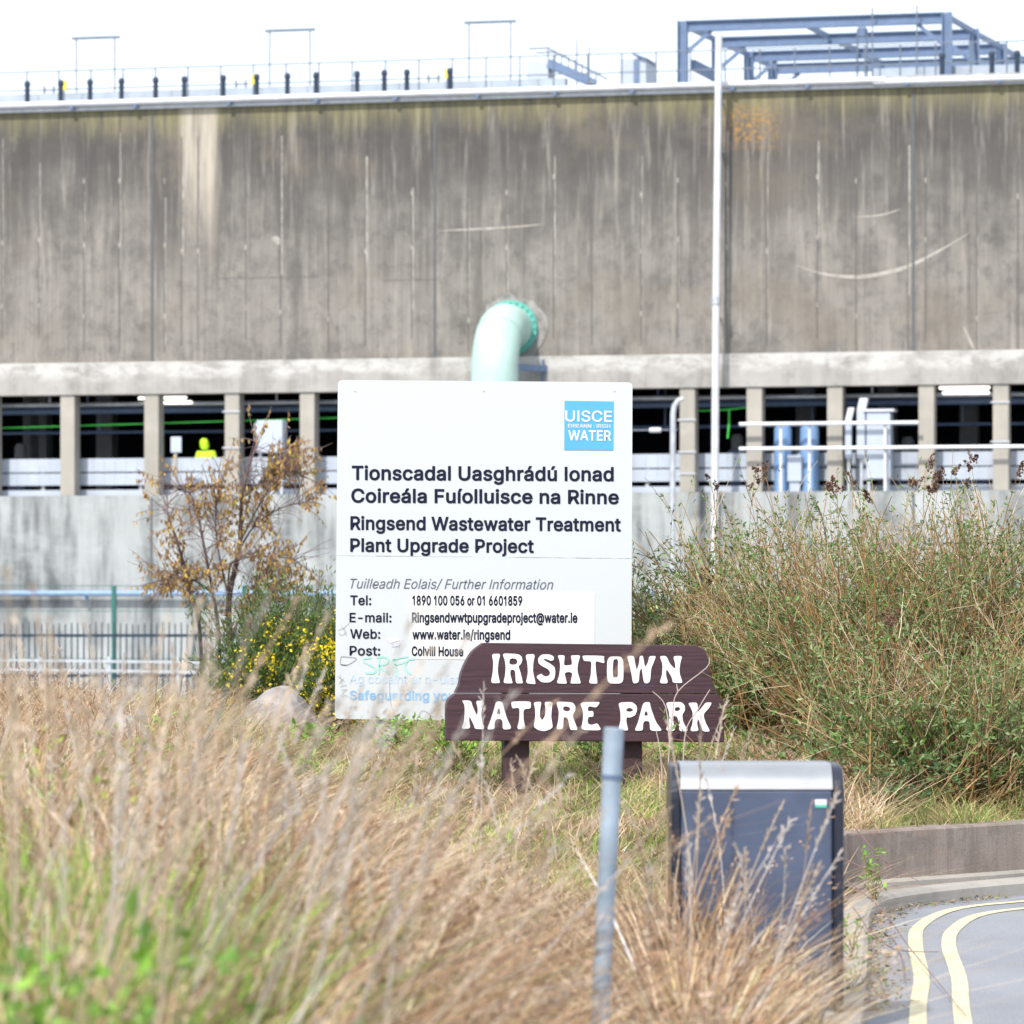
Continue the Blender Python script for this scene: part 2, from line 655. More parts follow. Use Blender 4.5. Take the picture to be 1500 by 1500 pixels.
M_LINE = worn_line()
M_KERB = mat_conc('kerb_concrete', (0.33, 0.31, 0.28), (0.17, 0.16, 0.15), 0.5)


def wall_mat():
    m, n, l, p = new_mat('stained_retaining_concrete')
    g = NG(m)
    tc = n.new('ShaderNodeTexCoord')
    v = tc.outputs['Object']
    st = g.noise(v, (9, 9, 0.8), 1, 8, 0.7)
    st2 = g.noise(v, (28, 28, 1.6), 1, 6, 0.7)
    cl = g.noise(v, (1.6, 1.6, 1.6), 1, 5, 0.6)
    gr = g.noise(v, (70, 70, 70), 1, 5, 0.7)
    c = g.mix(g.op('MULTIPLY', g.rng(st, 0.35, 0.7), 0.6), (0.27, 0.225, 0.195), (0.15, 0.12, 0.105))
    blot = g.noise(v, (5, 5, 5), 1, 8, 0.75)
    c = g.mix(g.op('MULTIPLY', g.rng(blot, 0.45, 0.65), 0.6), c, (0.14, 0.115, 0.10))
    c = g.mix(g.op('MULTIPLY', g.rng(st2, 0.52, 0.70), 0.35), c, (0.40, 0.37, 0.33))
    c = g.mix(g.op('MULTIPLY', g.rng(cl, 0.52, 0.68), 0.5), c, (0.38, 0.22, 0.17))
    c = g.mix(g.op('MULTIPLY', g.rng(gr, 0.6, 0.75), 0.4), c, (0.13, 0.12, 0.11))
    l.new(c, p.inputs['Base Color'])
    p.inputs['Roughness'].default_value = 0.9
    g.bump(gr, p, 0.5, 0.01)
    return m


M_RWALL = wall_mat()

# big ground
b = MB()
b.add([(-1500, -200, -0.58), (1500, -200, -0.58), (1500, 3500, -0.58), (-1500, 3500, -0.58)], [(0, 1, 2, 3)])
tag(b.build('ground', M_YARD, base=(0, 0, -0.58)), None, None, kind='structure')
# verge sheet
Ys = np.concatenate([np.arange(-12, 4, 2.0), np.arange(4, 22, 0.5), np.arange(22, 24.6, 0.1), np.arange(24.6, 56, 0.6)])
T = np.concatenate([np.linspace(0, 0.12, 24), np.linspace(0.13, 1, 24)])
V, Fc = [], []
for y in Ys:
    xr = float(verge_right(np.array(y)))
    X = xr + (-45 - xr) * T
    Z = ground_z(X, np.full_like(X, y))
    V += [(float(a), float(y), float(c)) for a, c in zip(X, Z)]
nT = len(T)
for i in range(len(Ys) - 1):
    for k in range(nT - 1):
        Fc.append((i * nT + k, i * nT + k + 1, (i + 1) * nT + k + 1, (i + 1) * nT + k))
b = MB()
b.add(V, Fc)
tag(b.build('verge', M_SOIL, base=(0, 0, 0), smooth=True), None, None, kind='structure')
# road sheet
b = MB()
V = [(p.x - 0.02, p.y, 0.0) for p in KERB] + [(60, p.y, 0.0) for p in KERB]
nK = len(KERB)
b.add(V, [(i, nK + i, nK + i + 1, i + 1) for i in range(nK - 1)])
tag(b.build('road', M_TAR, base=(0, 0, 0)), None, None, kind='structure')


def strip(path_l, path_r, z):
    bb = MB()
    n_ = len(path_l)
    bb.add([(p.x, p.y, z) for p in path_l] + [(p.x, p.y, z) for p in path_r], [(i, n_ + i, n_ + i + 1, i + 1) for i in range(n_ - 1)])
    return bb


OUT = catmull([(-0.25, -12), (0.55, 5), (1.12, 11), (1.655, 16.7), (1.86, 18.6), (2.01, 20.4), (2.155, 21.6), (2.46, 22.72), (2.95, 23.33), (3.8, 24.15), (6.3, 26.3), (14.3, 33.1)])
INN = catmull([(-0.03, -12), (0.75, 5), (1.32, 11), (1.84, 16.7), (2.03, 18.6), (2.175, 20.4), (2.325, 21.45), (2.58, 22.38), (3.05, 22.98), (3.95, 23.85), (6.45, 26.0), (14.45, 32.8)])
for nm, pth, lab in (('outer', OUT, 'a'), ('inner', INN, 'b')):
    o = strip(offset(pth, 0.036), offset(pth, -0.036), 0.004).build('road_marking', M_LINE, base=(0, 0, 0))
    tag(o, None, None, kind='structure')
# kerb
b = MB()
prof = [(0.0, -0.05), (0.0, 0.068), (0.02, 0.088), (0.14, 0.092), (0.14, -0.05)]
rings = [offset(KERB, d) for d, _ in prof]
n_ = len(KERB)
vs = [(p.x, p.y, z) for ring, (_, z) in zip(rings, prof) for p in ring]
fs = []
for j in range(len(prof) - 1):
    for i in range(n_ - 1):
        fs.append((j * n_ + i, j * n_ + i + 1, (j + 1) * n_ + i + 1, (j + 1) * n_ + i))
b.add(vs, fs)
tag(b.build('kerb', M_KERB, base=(0, 0, 0), smooth=True), None, None, kind='structure')
# ledge between kerb and retaining wall, then the wall
WP = catmull(WALLP, 6)
b = MB()
ky = offset(KERB, 0.135)
i0 = min(range(n_), key=lambda i: abs(ky[i].y - 22.3))
L1 = ky[i0:]
L2 = []
for p in L1:
    q = min(WP, key=lambda r: (r - p).length)
    L2.append(q + Vector((-0.05, 0.08)))
b = strip(L1, L2, 0.078)
tag(b.build('footway_ledge', M_RWALL, base=(0, 0, 0)), None, None, kind='structure')
t = thing('retaining_wall', 'low stained concrete retaining wall beside the road bend, holding the shrub bank', 'wall', (3.0, 24.3, 0.0))
b = MB()
fr_, bk = WP, offset(WP, 0.22)
zt = [0.30 if p.y < 22.6 else 0.395 for p in WP]
n2 = len(WP)
vs = [(p.x, p.y, -0.05) for p in fr_] + [(p.x, p.y, zt[i] - 0.012) for i, p in enumerate(fr_)] + [(p.x + .0, p.y + .012, zt[i]) for i, p in enumerate(fr_)] + [(p.x, p.y, zt[i]) for i, p in enumerate(bk)] + [(p.x, p.y, -0.05) for p in bk]
fs = [(j * n2 + i, j * n2 + i + 1, (j + 1) * n2 + i + 1, (j + 1) * n2 + i) for j in range(4) for i in range(n2 - 1)]
fs += [(0, n2, 2 * n2, 3 * n2, 4 * n2)]
b.add(vs, fs)
b.build('wall_face', M_RWALL, t)
b = MB()
ft = offset(WP, -0.07)
vs = [(p.x, p.y, 0.05) for p in ft] + [(p.x, p.y, 0.10) for p in ft] + [(p.x, p.y, 0.115) for p in offset(WP, -0.003)]
b.add(vs, [(j * n2 + i, j * n2 + i + 1, (j + 1) * n2 + i + 1, (j + 1) * n2 + i) for j in range(2) for i in range(6, n2 - 1)])
b.build('footing', M_KERB, t)

# ------------------------------------------------------------------ the treatment plant
U0, U1 = -16.0, 48.0
bld = thing('treatment_plant', 'huge grey stained concrete tank building with an open gallery of columns across the background', 'building', P0)
b = MB()
b.box(U0, U1, 0.0, 0.5, ZB1, ZT, 0, Bw)
gro = [3, 57, 123, 175, 241, 266, 290, 360, 411, 481, 535, 603, 686, 742, 811, 867, 939, 993, 1064, 1123, 1197, 1254, 1330, 1356, 1431, 1491]
for i, px in enumerate(gro):
    ytop = random.choice([168, 175, 185, 200])
    u, z0 = wl(px, random.choice([496, 506, 516]))
    z1 = wl(px, ytop)[1]
    b.box(u - .014, u + .012, -0.006, 0.01, z0, z1, 1, Bw)
    if i % 2 == 0 or random.random() < .5:
        za = z0 + random.uniform(0, 2.5)
        b.box(u + .016, u + .016 + random.uniform(.02, .055), -0.004, 0.01, za, min(z1, za + random.uniform(2.0, 4.5)), 3, Bw)
    for zz in (0.15, 0.45, 0.72):
        if random.random() < 0.6:
            zc = z0 + (z1 - z0) * zz
            b.box(u - .02, u + .018, -0.009, 0.01, zc - .05, zc + .07, 3, Bw)
for px in (223, 637, 1338):
    u = wl(px, 300)[0]
    b.box(u - .028, u + .028, -0.012, 0.01, ZB1 + .002, ZT - .3, 2, Bw)


for ya, xa, xb in ((408, 318, 470), (411, 560, 640)):
    u_a, z_a = wl(xa, ya)
    b.box(u_a, wl(xb, ya)[0], -0.004, 0.01, z_a - .008, z_a + .008, 1, Bw)


def smear(pts, wd):
    """pale scrape on the wall: a thin strip following photo points"""
    P = [Vector((wl(x, y)[0], 0, wl(x, y)[1])) for x, y in pts]
    P = [Vector((q.x, 0, q.y)) for q in catmull([(p.x, p.z) for p in P], 6)]
    n = len(P)
    vs = []
    for i, p in enumerate(P):
        ww = wd * math.sin(math.pi * (i + .4) / (n - .2))
        vs += [Bw(p.x, -.005, p.z - ww), Bw(p.x, -.005, p.z + ww)]
    b.add(vs, [(2 * i, 2 * i + 1, 2 * i + 3, 2 * i + 2) for i in range(n - 1)], 4)


M_SCRAPE = plain('pale_scrape', (0.33, 0.31, 0.28), 0.9, var=0.25, scale=5)
smear([(1165, 388), (1210, 402), (1265, 405), (1325, 392), (1380, 365), (1425, 338)], .05)
smear([(640, 338), (690, 336), (745, 333), (800, 328)], .03)
smear([(1250, 318), (1290, 315), (1320, 306)], .025)
smear([(398, 350), (406, 352), (414, 356)], .10)
smear([(1411, 478), (1420, 497), (1428, 512)], .09)
b.build('upper_wall', [M_UP, M_GROOVE, M_JOINT, M_LIME, M_SCRAPE], bld)
b = MB()
b.box(U0, U1, -0.07, 0.5, ZB0, ZB1 - .003, 0, Bw)
b.build('beam', M_BEAM, bld)
b = MB()
b.box(U0, U1, -0.5, 0.5, -0.7, ZS, 0, Bw)
for px in (222, 1338):
    u = wl(px, 780, -.5)[0]
    b.box(u - .03, u + .03, -0.51, -0.45, -0.6, ZS - .05, 1, Bw)
b.build('lower_wall', [M_LOW, M_JOINT], bld)
cols = [-260, -140, -16, 99, 222, 340, 450, 561, 673, 785, 896, 1007, 1105, 1223, 1357, 1466, 1585, 1700, 1820]
COLU = [wl(c, 650)[0] for c in cols]
for u in COLU:
    b = MB()
    b.box(u - .19, u + .19, -0.02, 0.42, ZS + .002, ZB0 - .002, 0, Bw)
    b.build('column', M_COL, bld, bevel=.02)
# gallery interior
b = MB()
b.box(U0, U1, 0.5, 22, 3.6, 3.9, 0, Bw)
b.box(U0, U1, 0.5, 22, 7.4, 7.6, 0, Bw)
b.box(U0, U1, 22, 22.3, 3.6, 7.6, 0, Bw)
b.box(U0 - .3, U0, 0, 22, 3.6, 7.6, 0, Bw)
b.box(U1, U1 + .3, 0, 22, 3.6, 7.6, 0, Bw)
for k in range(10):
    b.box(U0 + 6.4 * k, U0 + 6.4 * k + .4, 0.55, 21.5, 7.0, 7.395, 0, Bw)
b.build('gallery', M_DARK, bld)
for px in (49, 156, 1300, 1180, 60, 700, 1420):
    u = wl(px, 640, 5)[0]
    b = MB()
    b.box(u - .22, u + .22, 4.8, 5.3, 3.9, 7.39, 0, Bw)
    b.build('inner_column', M_INCOL, bld)
b = MB()
b.box(U0, U1, 0.5, 30, ZT - .5, ZT - .05, 0, Bw)
b.build('roof_slab', M_BEAM, bld)
# coping and upstand
b = MB()
b.box(U0, U1, -0.03, 0.55, ZT + .002, ZT + .10, 0, Bw)
b.build('coping', M_BEAM, bld)

# white service pipe laid along the top of the wall
t = thing('service_pipe', 'long white pipe running along the top edge of the concrete wall', 'pipe', Bw(0, -.2, ZT))
ue = wl(1299, 115)[0]
b = MB()
b.tube([Bw(U0, -.22, ZT + .0), Bw(ue, -.22, ZT + .0)], .075, 12)
b.build('pipe_run', M_PIPEW, t, smooth=True)
b = MB()
b.tube([Bw(ue - .3, -.2, ZT - .05), Bw(U1, -.2, ZT - .05)], .07, 12)
b.build('lower_pipe_run', M_PIPEW, t, smooth=True)
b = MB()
b.box(U0, U1, -.10, -.034, ZT - .17, ZT - .03, 0, Bw)  # grey strip modelled in place of the shadow band under the pipe
b.build('shadow_band', M_GALV, t)
for k in range(30):
    u = U0 + 1 + k * 2.1 + random.uniform(-.3, .3)
    b = MB()
    b.box(u - .05, u + .05, -.26, -.102, ZT - .14, ZT - .076, 0, Bw)
    b.build('bracket', M_STEEL, t)

M_UPST = plain('pale_blue_grey_blocks', (0.33, 0.38, 0.45), 0.7, var=.12, scale=2)
# rooftop block upstands
for a_, b_, nm in ((-200, 828, 'long row of pale block upstand at the left end of the roof'), (1276, 1620, 'pale block upstand below the steel frame at the right end of the roof')):
    ua, ub = wl(a_, 130, 2.2)[0], wl(b_, 130, 2.2)[0]
    b = MB()
    for r_ in range(2):
        k = ua
        while k < ub:
            b.box(k + .01, min(k + 1.2, ub), 2.2, 2.5, ZT - .06 + r_ * .33, ZT + .26 + r_ * .33, 0, Bw)
            k += 1.2
    tag(b.build('roof_upstand', M_UPST, base=Bw((ua + ub) / 2, 2.3, ZT)), nm, 'low wall')

# rooftop handrail
t = thing('rooftop_railing', 'thin grey metal railing along the roof edge against the white sky', 'railing', Bw(12, 1.2, ZT))
b = MB()
for h in (.55, 1.02):
    b.tube([Bw(U0, 1.2, ZT + h), Bw(U1, 1.2, ZT + h)], .018, 6)
b.build('rail', M_RAIL, t)
k = -1.2
u = wl(-100, 100, 1.2)[0]
while u < 30:
    b = MB()
    b.tube([Bw(u, 1.2, ZT - .05), Bw(u, 1.2, ZT + 1.02)], .022, 6)
    b.build('railing_post', M_RAIL, t)
    u += .86

# black bollards along the edge
bx = [40, 89, 132, 178, 228, 270, 327, 376, 421, 463, 523, 563, 596, 659, 1380, 1453, 1490]
proto = None
for i, px in enumerate(bx):
    u = wl(px, 130, .25)[0]
    pos = Bw(u, .25, ZT + .1)
    side = 'left of the steel frame' if px < 900 else 'by the steel frame'
    if proto is None:
        proto = thing('roof_bollard', 'black round topped post on the roof edge left of the steel frame', 'bollard', pos, 'black posts along the roof edge')
        b = MB()
        b.tube([pos, pos + Vector((0, 0, .42))], .062, 10)
        b.build('post', M_BLACK, proto, smooth=True)
        b = MB()
        b.tube([pos + Vector((0, 0, z)) for z in (.421, .44, .50, .55, .57)], [.062, .080, .082, .065, .03], 10)
        b.build('cap', M_BLACK, proto, smooth=True)
    else:
        copy_thing(proto, pos - BASE[proto.name], 'black round topped post on the roof edge ' + side)

# goal shaped hoist frames
for (a_, c_, yt), lab in zip(((112, 168, 58), (395, 454, 47), (687, 748, 35)), ('leftmost', 'middle one', 'rightmost')):
    ua, z1 = wl(a_, yt, 4)
    uc = wl(c_, yt, 4)[0]
    t = thing('hoist_frame', 'thin goal shaped metal frame rising over the roof, %s of three' % lab, 'frame', Bw((ua + uc) / 2, 4, ZT), 'goal shaped frames on the roof')
    for u in (ua, uc):
        b = MB()
        b.tube([Bw(u, 4, ZT - .05), Bw(u, 4, z1)], .022, 6)
        b.build('upright', M_RAIL, t)
    b = MB()
    b.bar(Bw(ua - .12, 4, z1 + .03), Bw(uc + .14, 4, z1 + .03), .07, .07)
    b.build('crossbar', M_RAIL, t)

# small rooftop markers
for px, lab in ((94, 'left'), (372, 'middle'), (655, 'right')):
    u, z = wl(px, 122, 1.0)
    t = thing('marker_post', 'tiny yellow marker on a stick at the roof edge, %s of three' % lab, 'marker', Bw(u, 1, ZT), 'yellow roof markers')
    b = MB()
    b.tube([Bw(u, 1, ZT - .05), Bw(u, 1, ZT + .5)], .02, 6)
    b.build('stick', M_RAIL, t)
    b = MB()
    b.box(u - .06, u + .06, .96, 1.04, ZT + .5, ZT + .75, 0, Bw)
    b.build('plate', M_YEL, t)
for px, lab in ((72, 'leftmost'), (353, 'second from left'), (635, 'third from left')):
    u, z = wl(px, 122, 2.8)
    t = thing('ladder_stub', 'short pair of ladder hoops behind the roof edge, %s' % lab, 'ladder', Bw(u, 2.8, ZT), 'ladder hoops on the roof')
    b = MB()
    for du in (-.13, .13):
        b.tube([Bw(u + du, 2.8, ZT - .05), Bw(u + du, 2.8, ZT + .86)], .03, 6)
    b.build('stile', M_RAIL, t)
    b = MB()
    for k in range(3):
        b.bar(Bw(u - .13, 2.8, ZT + .3 + k * .22), Bw(u + .13, 2.8, ZT + .3 + k * .22), .02, .02)
    b.build('rung', M_RAIL, t)

# roof stair and cabinet
t = thing('roof_stair', 'small grey metal stair with handrails on the roof left of the white hut', 'stair', Bw(wl(840, 110, 3)[0], 3, ZT))
b = MB()
ua, za = wl(808, 92, 3)
uc, zc = wl(868, 121, 3)
for v in (2.6, 3.4):
    b.bar(Bw(ua, v, za - .05), Bw(uc, v, zc), .05, .22)
b.build('stringer', M_STEEL, t)
b = MB()
for k in range(5):
    f_ = (k + .5) / 5
    b.box(ua + (uc - ua) * f_ - .1, ua + (uc - ua) * f_ + .1, 2.63, 3.37, za + (zc - za) * f_ - .06, za + (zc - za) * f_ - .02, 0, Bw)
b.build('tread', M_GALV, t)
b = MB()
for v in (2.6, 3.4):
    b.tube([Bw(ua - .5, v, za + .32), Bw(ua, v, za + .32), Bw(uc + .3, v, zc + .12)], .025, 6)
    for f_ in (0, .33, .66, 1):
        uu, zz = ua + (uc - ua) * f_, za + (zc - za) * f_
        b.tube([Bw(uu, v, zz), Bw(uu, v, zz + .36)], .02, 6)
b.build('handrail', M_RAIL, t)
b = MB()
b.box(ua - .55, ua, 2.6, 3.4, ZT - .05, za, 0, Bw)
b.build('landing', M_WHITE, t)
t = thing('roof_hut', 'small white roof hut between the stair and the steel frame', 'hut', Bw(wl(926, 110, 3.5)[0], 3.5, ZT))
ua, z1 = wl(908, 83, 3.2)
uc = wl(946, 83, 3.2)[0]
b = MB()
b.box(ua, uc, 3.2, 4.4, ZT - .05, z1 - .06, 0, Bw)
b.build('cabin', M_WHITE, t)
b = MB()
p = [Bw(ua + .33, 3.1, z1 + .03), Bw(uc + .04, 3.1, z1 - .1), Bw(uc + .04, 3.1, z1 - .055), Bw(ua + .33, 3.1, z1 + .08)]
b.prism(p, VX * 1.3)
b.build('roof', M_STEEL, t)
b = MB()
b.box(ua + .36, ua + .50, 3.17, 3.199, ZT, z1 - .1, 0, Bw)
b.build('door', M_STEEL, t)
for px, yt in ((845, 56), (863, 66)):
    u, z = wl(px, yt, 6)
    b = MB()
    b.tube([Bw(u, 6, ZT - .05), Bw(u, 6, z)], [.03, .018], 6)
    tag(b.build('roof_mast', M_RAIL, base=Bw(u, 6, ZT)), 'thin %s mast standing on the roof behind the small stair' % ('taller' if yt == 56 else 'shorter'), 'mast', 'thin masts behind the stair')

# steel portal frames
t = thing('steel_frame', 'blue grey steel portal frame structure on the roof at upper right', 'steel structure', Bw(wl(1200, 80, 5)[0], 5, ZT))
fr = [(2.0, 1000, 1387, 40, 25), (4.9, 1050, 1427, 64, 49), (7.8, 1097, 1466, 85, 70), (10.6, 1132, 1498, 103, 88)]
tops = []
for v, xa, xb, ya, yb in fr:
    ua, zb = wl(xa, ya, v)
    ub, zb2 = wl(xb, yb, v)
    zb = (zb + zb2) / 2
    tops.append((ua, ub, zb, v))
    for u in (ua, ub):
        b = MB()
        b.ibeam(Bw(u, v, ZT - .05), Bw(u, v, zb + .14), .24, .24, up=UX)
        b.build('steel_post', M_STEEL, t)
    b = MB()
    b.ibeam(Bw(ua + .125, v, zb), Bw(ub - .125, v, zb), .2, .27)
    for u, s_ in ((ua, 1), (ub, -1)):
        b.bar(Bw(u + s_ * .12, v, zb - .62), Bw(u + s_ * .72, v, zb - .13), .07, .09)
    b.build('steel_beam', M_STEEL, t)
for f_ in (0.0, 0.44, 1.0):
    b = MB()
    for (a0, a1, za, va), (c0, c1, zc, vc) in zip(tops[:-1], tops[1:]):
        b.bar(Bw(a0 + (a1 - a0) * f_, va + .13, za + .05), Bw(c0 + (c1 - c0) * f_, vc - .13, zc + .05), .1, .12)
    b.build('purlin', M_STEEL, t)
b = MB()
b.bar(Bw(*[(lambda q: q)(wl(1015, 95, 2.6)[0]), 2.6, wl(1015, 95, 2.6)[1]]), Bw(wl(1048, 112, 4.4)[0], 4.4, wl(1048, 112, 4.4)[1]), .12, .26)
b.build('side_rail', M_STEEL, t)
for px, yt in ((1278, 10), (1343, 8)):
    u, z = wl(px, yt, 1.7)
    b = MB()
    b.tube([Bw(u, 1.7, ZT - .05), Bw(u, 1.7, z)], .022, 6)
    tag(b.build('scaffold_pole', M_RAIL, base=Bw(u, 1.7, ZT)), 'slender pole rising past the steel frame, %s of two' % ('left' if px < 1300 else 'right'), 'pole', 'poles in front of the steel frame')
u, z = wl(1263, 42, 3)
t = thing('control_box', 'dark square control box on a post in front of the steel frame', 'control box', Bw(u, 3, ZT))
b = MB()
b.box(u - .09, u + .09, 2.9, 3.1, z - .2, z + .03, 0, Bw)
b.build('box', M_STEEL, t, bevel=.01)
b = MB()
for du in (-.12, .12):
    b.tube([Bw(u + du, 3, ZT - .05), Bw(u + du, 3, z)], .025, 6)
b.build('support', M_RAIL, t)

# gallery barrier: white cladding rails behind the columns
t = thing('gallery_barrier', 'white ribbed panel barrier running behind the gallery columns', 'barrier', Bw(12, .7, ZS))
for ya, yb in ((672, 691.5), (693.5, 711)):
    z1, z0 = wl(100, ya, .6)[1], wl(100, yb, .6)[1]
    b = MB()
    u = U0
    while u < U1:
        b.box(u, u + .285, .6, .66, z0, z1, 0, Bw)
        u += .29
    b.box(U0, U1, .615, .65, z0 + .005, z1 - .005, 0, Bw)
    b.build('panel_rail', M_WHITE, t)
z1, z0 = wl(100, 718, .6)[1], wl(100, 727, .6)[1]
b = MB()
b.box(U0, U1, .55, .66, z0, z1, 0, Bw)
b.build('bottom_rail', M_WHITE, t)
for k in range(24):
    u = U0 + 1.3 + k * 2.6
    b = MB()
    b.box(u - .04, u + .04, .67, .75, 3.9, wl(100, 672, .6)[1] - .02, 0, Bw)
    b.build('barrier_post', M_GALV, t)

# ceiling pipe, tubes of light, green line
z = wl(100, 593, .9)[1]
b = MB()
b.tube([Bw(U0, .9, z), Bw(U1, .9, z)], .06, 10)
for k in range(20):
    b.box(U0 + 2 + 3 * k - .02, U0 + 2 + 3 * k + .02, .88, .92, z + .06, 7.395, 0, Bw)
tag(b.build('ceiling_pipe', M_GALV, base=Bw(10, .9, z), smooth=True), 'silver pipe hung under the gallery ceiling behind the columns', 'pipe')
b = MB()
b.tube([Bw(wl(-60, 630, .75)[0], .75, wl(-60, 629, .75)[1]), Bw(wl(495, 612, .75)[0], .75, wl(495, 612, .75)[1])], .017, 8)
tag(b.build('green_line', M_GREEN, base=Bw(4, .75, 5.8), smooth=True), 'bright green line strung through the left half of the gallery', 'cable')
t = thing('green_hose', 'thin green hose drooping in the gallery right of the white sign', 'hose', Bw(wl(1065, 600, .75)[0], .75, 5.8))
b = MB()
b.tube([Bw(wl(x, y, .75)[0], .75, wl(x, y, .75)[1]) for x, y in ((1020, 602), (1045, 601), (1068, 600), (1092, 597), (1115, 597))], .018, 6)
b.build('run', M_GREEN, t)
b = MB()
b.tube([Bw(wl(x, y, .75)[0], .75, wl(x, y, .75)[1]) for x, y in ((1068, 600), (1068, 620), (1066, 642))], .022, 6)
b.build('drop', M_GREEN, t)
for xa, xb, yy, lab in ((203, 273, 583.5, 'left gallery beside the construction joint'), (1376, 1450, 568.5, 'right gallery, upper of two'), (1381, 1449, 575.5, 'right gallery, lower of two'), (236, 281, 590, 'left gallery, lower and shorter tube')):
    ua, z = wl(xa, yy, .8)
    uc = wl(xb, yy, .8)[0]
    t = thing('strip_light', 'lit white tube light under the ceiling of the ' + lab, 'strip light', Bw((ua + uc) / 2, .8, z), 'lit tube lights in the gallery')
    b = MB()
    b.tube([Bw(ua, .8, z), Bw(uc, .8, z)], .034, 8)
    b.build('tube', M_TUBE, t, smooth=True)
    b = MB()
    b.box(ua, uc, .76, .84, z + .036, z + .07, 0, Bw)
    b.build('fitting', M_GALV, t)

for k, (v_, py, rad_, lab) in enumerate(((1.5, 602, .09, 'thick dim pipe under the gallery ceiling, behind the silver pipe'), (2.4, 634, .04, 'thin dim pipe across the middle of the gallery openings'))):
    z = wl(100, py, v_)[1]
    b = MB()
    b.tube([Bw(U0, v_, z), Bw(U1, v_, z)], rad_, 8)
    for q in range(16):
        b.box(U0 + 3 + 3.7 * q - .02, U0 + 3 + 3.7 * q + .02, v_ - .02, v_ + .02, z + rad_ + .002, 7.39, 0, Bw)
    tag(b.build('process_pipe', M_STEEL, base=Bw(10, v_, z), smooth=True), lab, 'pipe')
for px, wd_, yt, lab in ((30, .5, 650, 'grey pump unit in the far left gallery opening'), (1080, .35, 636, 'grey pump unit in the gallery right of the white pole'), (1330, .5, 640, 'grey pump unit in the gallery right of the switch cabinet'), (1425, .8, 655, 'low grey pump unit in the gallery at far right')):
    u, z = wl(px, yt, 3.0)
    t = thing('pump_unit', lab, 'machine', Bw(u, 3, 3.9), 'grey machines inside the gallery')
    b = MB()
    b.box(u - wd_ / 2, u + wd_ / 2, 2.7, 3.3, 3.902, z - .4, 0, Bw)
    b.build('casing', M_STEEL, t, bevel=.03)
    b = MB()
    b.tube([Bw(u, 3, z - .398), Bw(u, 3, z - .1), Bw(u, 3, z)], [.16, .16, .1], 12)
    b.build('motor', M_INCOL, t, smooth=True)

# person in the gallery
def skin_body(name, joints, edges, mat, parent, lvl=2):
    me = bpy.data.meshes.new(name)
    bb = BASE[parent.name]
    me.from_pydata([Vector(p) - bb for p, r in joints], edges, [])
    o = bpy.data.objects.new(name, me)
    COL.objects.link(o)
    sk = o.modifiers.new('skin', 'SKIN')
    for i, (p, r) in enumerate(joints):
        me.skin_vertices[0].data[i].radius = r if isinstance(r, tuple) else (r, r)
        me.skin_vertices[0].data[i].use_root = (i == 0)
    ss = o.modifiers.new('sub', 'SUBSURF')
    ss.levels = ss.render_levels = lvl
    me.materials.append(mat)
    link(o, parent, bb)
    return o


pu, pz = wl(303, 668, 1.0)
pb = Bw(pu, 1.0, 3.9)
per = thing('person', 'person in a bright yellow green hooded hi vis coat standing behind the gallery barrier', 'person', pb)


def J(du, dv, z):
    return Bw(pu + du, 1.0 + dv, 3.9 + z)


jo = [(J(0, 0, .92), (.15, .12)), (J(0, 0, 1.15), (.15, .11)), (J(-.01, 0, 1.36), (.17, .11)), (J(-.04, 0, 1.47), .065), (J(-.06, -.02, 1.60), .085), (J(-.06, -.02, 1.70), .07),
      (J(.16, 0, 1.38), .065), (J(.24, -.02, 1.12), .05), (J(.2, -.12, .95), .04), (J(.18, -.2, .93), .035),
      (J(-.2, 0, 1.38), .065), (J(-.27, -.02, 1.12), .05), (J(-.22, -.12, .95), .04), (J(-.2, -.2, .93), .035),
      (J(.09, 0, .85), .09), (J(.1, -.02, .48), .06), (J(.1, .02, .09), .045), (J(.1, -.14, .04), .04),
      (J(-.09, 0, .85), .09), (J(-.1, -.02, .48), .06), (J(-.1, .02, .09), .045), (J(-.1, -.14, .04), .04)]
ed = [(0, 1), (1, 2), (2, 3), (3, 4), (4, 5), (2, 6), (6, 7), (7, 8), (8, 9), (2, 10), (10, 11), (11, 12), (12, 13), (0, 14), (14, 15), (15, 16), (16, 17), (0, 18), (18, 19), (19, 20), (20, 21)]
skin_body('body', jo, ed, M_TROUSER, per)
jc = [(J(0, 0, .82), (.19, .15)), (J(0, 0, 1.15), (.18, .14)), (J(-.01, 0, 1.36), (.2, .14)), (J(.17, 0, 1.38), .09), (J(.25, -.02, 1.12), .07), (J(.2, -.12, .96), .06), (J(-.21, 0, 1.38), .09), (J(-.28, -.02, 1.12), .07), (J(-.22, -.12, .96), .06)]
skin_body('coat', jc, [(0, 1), (1, 2), (2, 3), (3, 4), (4, 5), (2, 6), (6, 7), (7, 8)], M_HIVIS, per)
skin_body('hood', [(J(-.03, .02, 1.44), .11), (J(-.06, .0, 1.58), .125), (J(-.07, -.01, 1.70), .12), (J(-.07, -.01, 1.77), .07)], [(0, 1), (1, 2), (2, 3)], M_HIVIS, per)

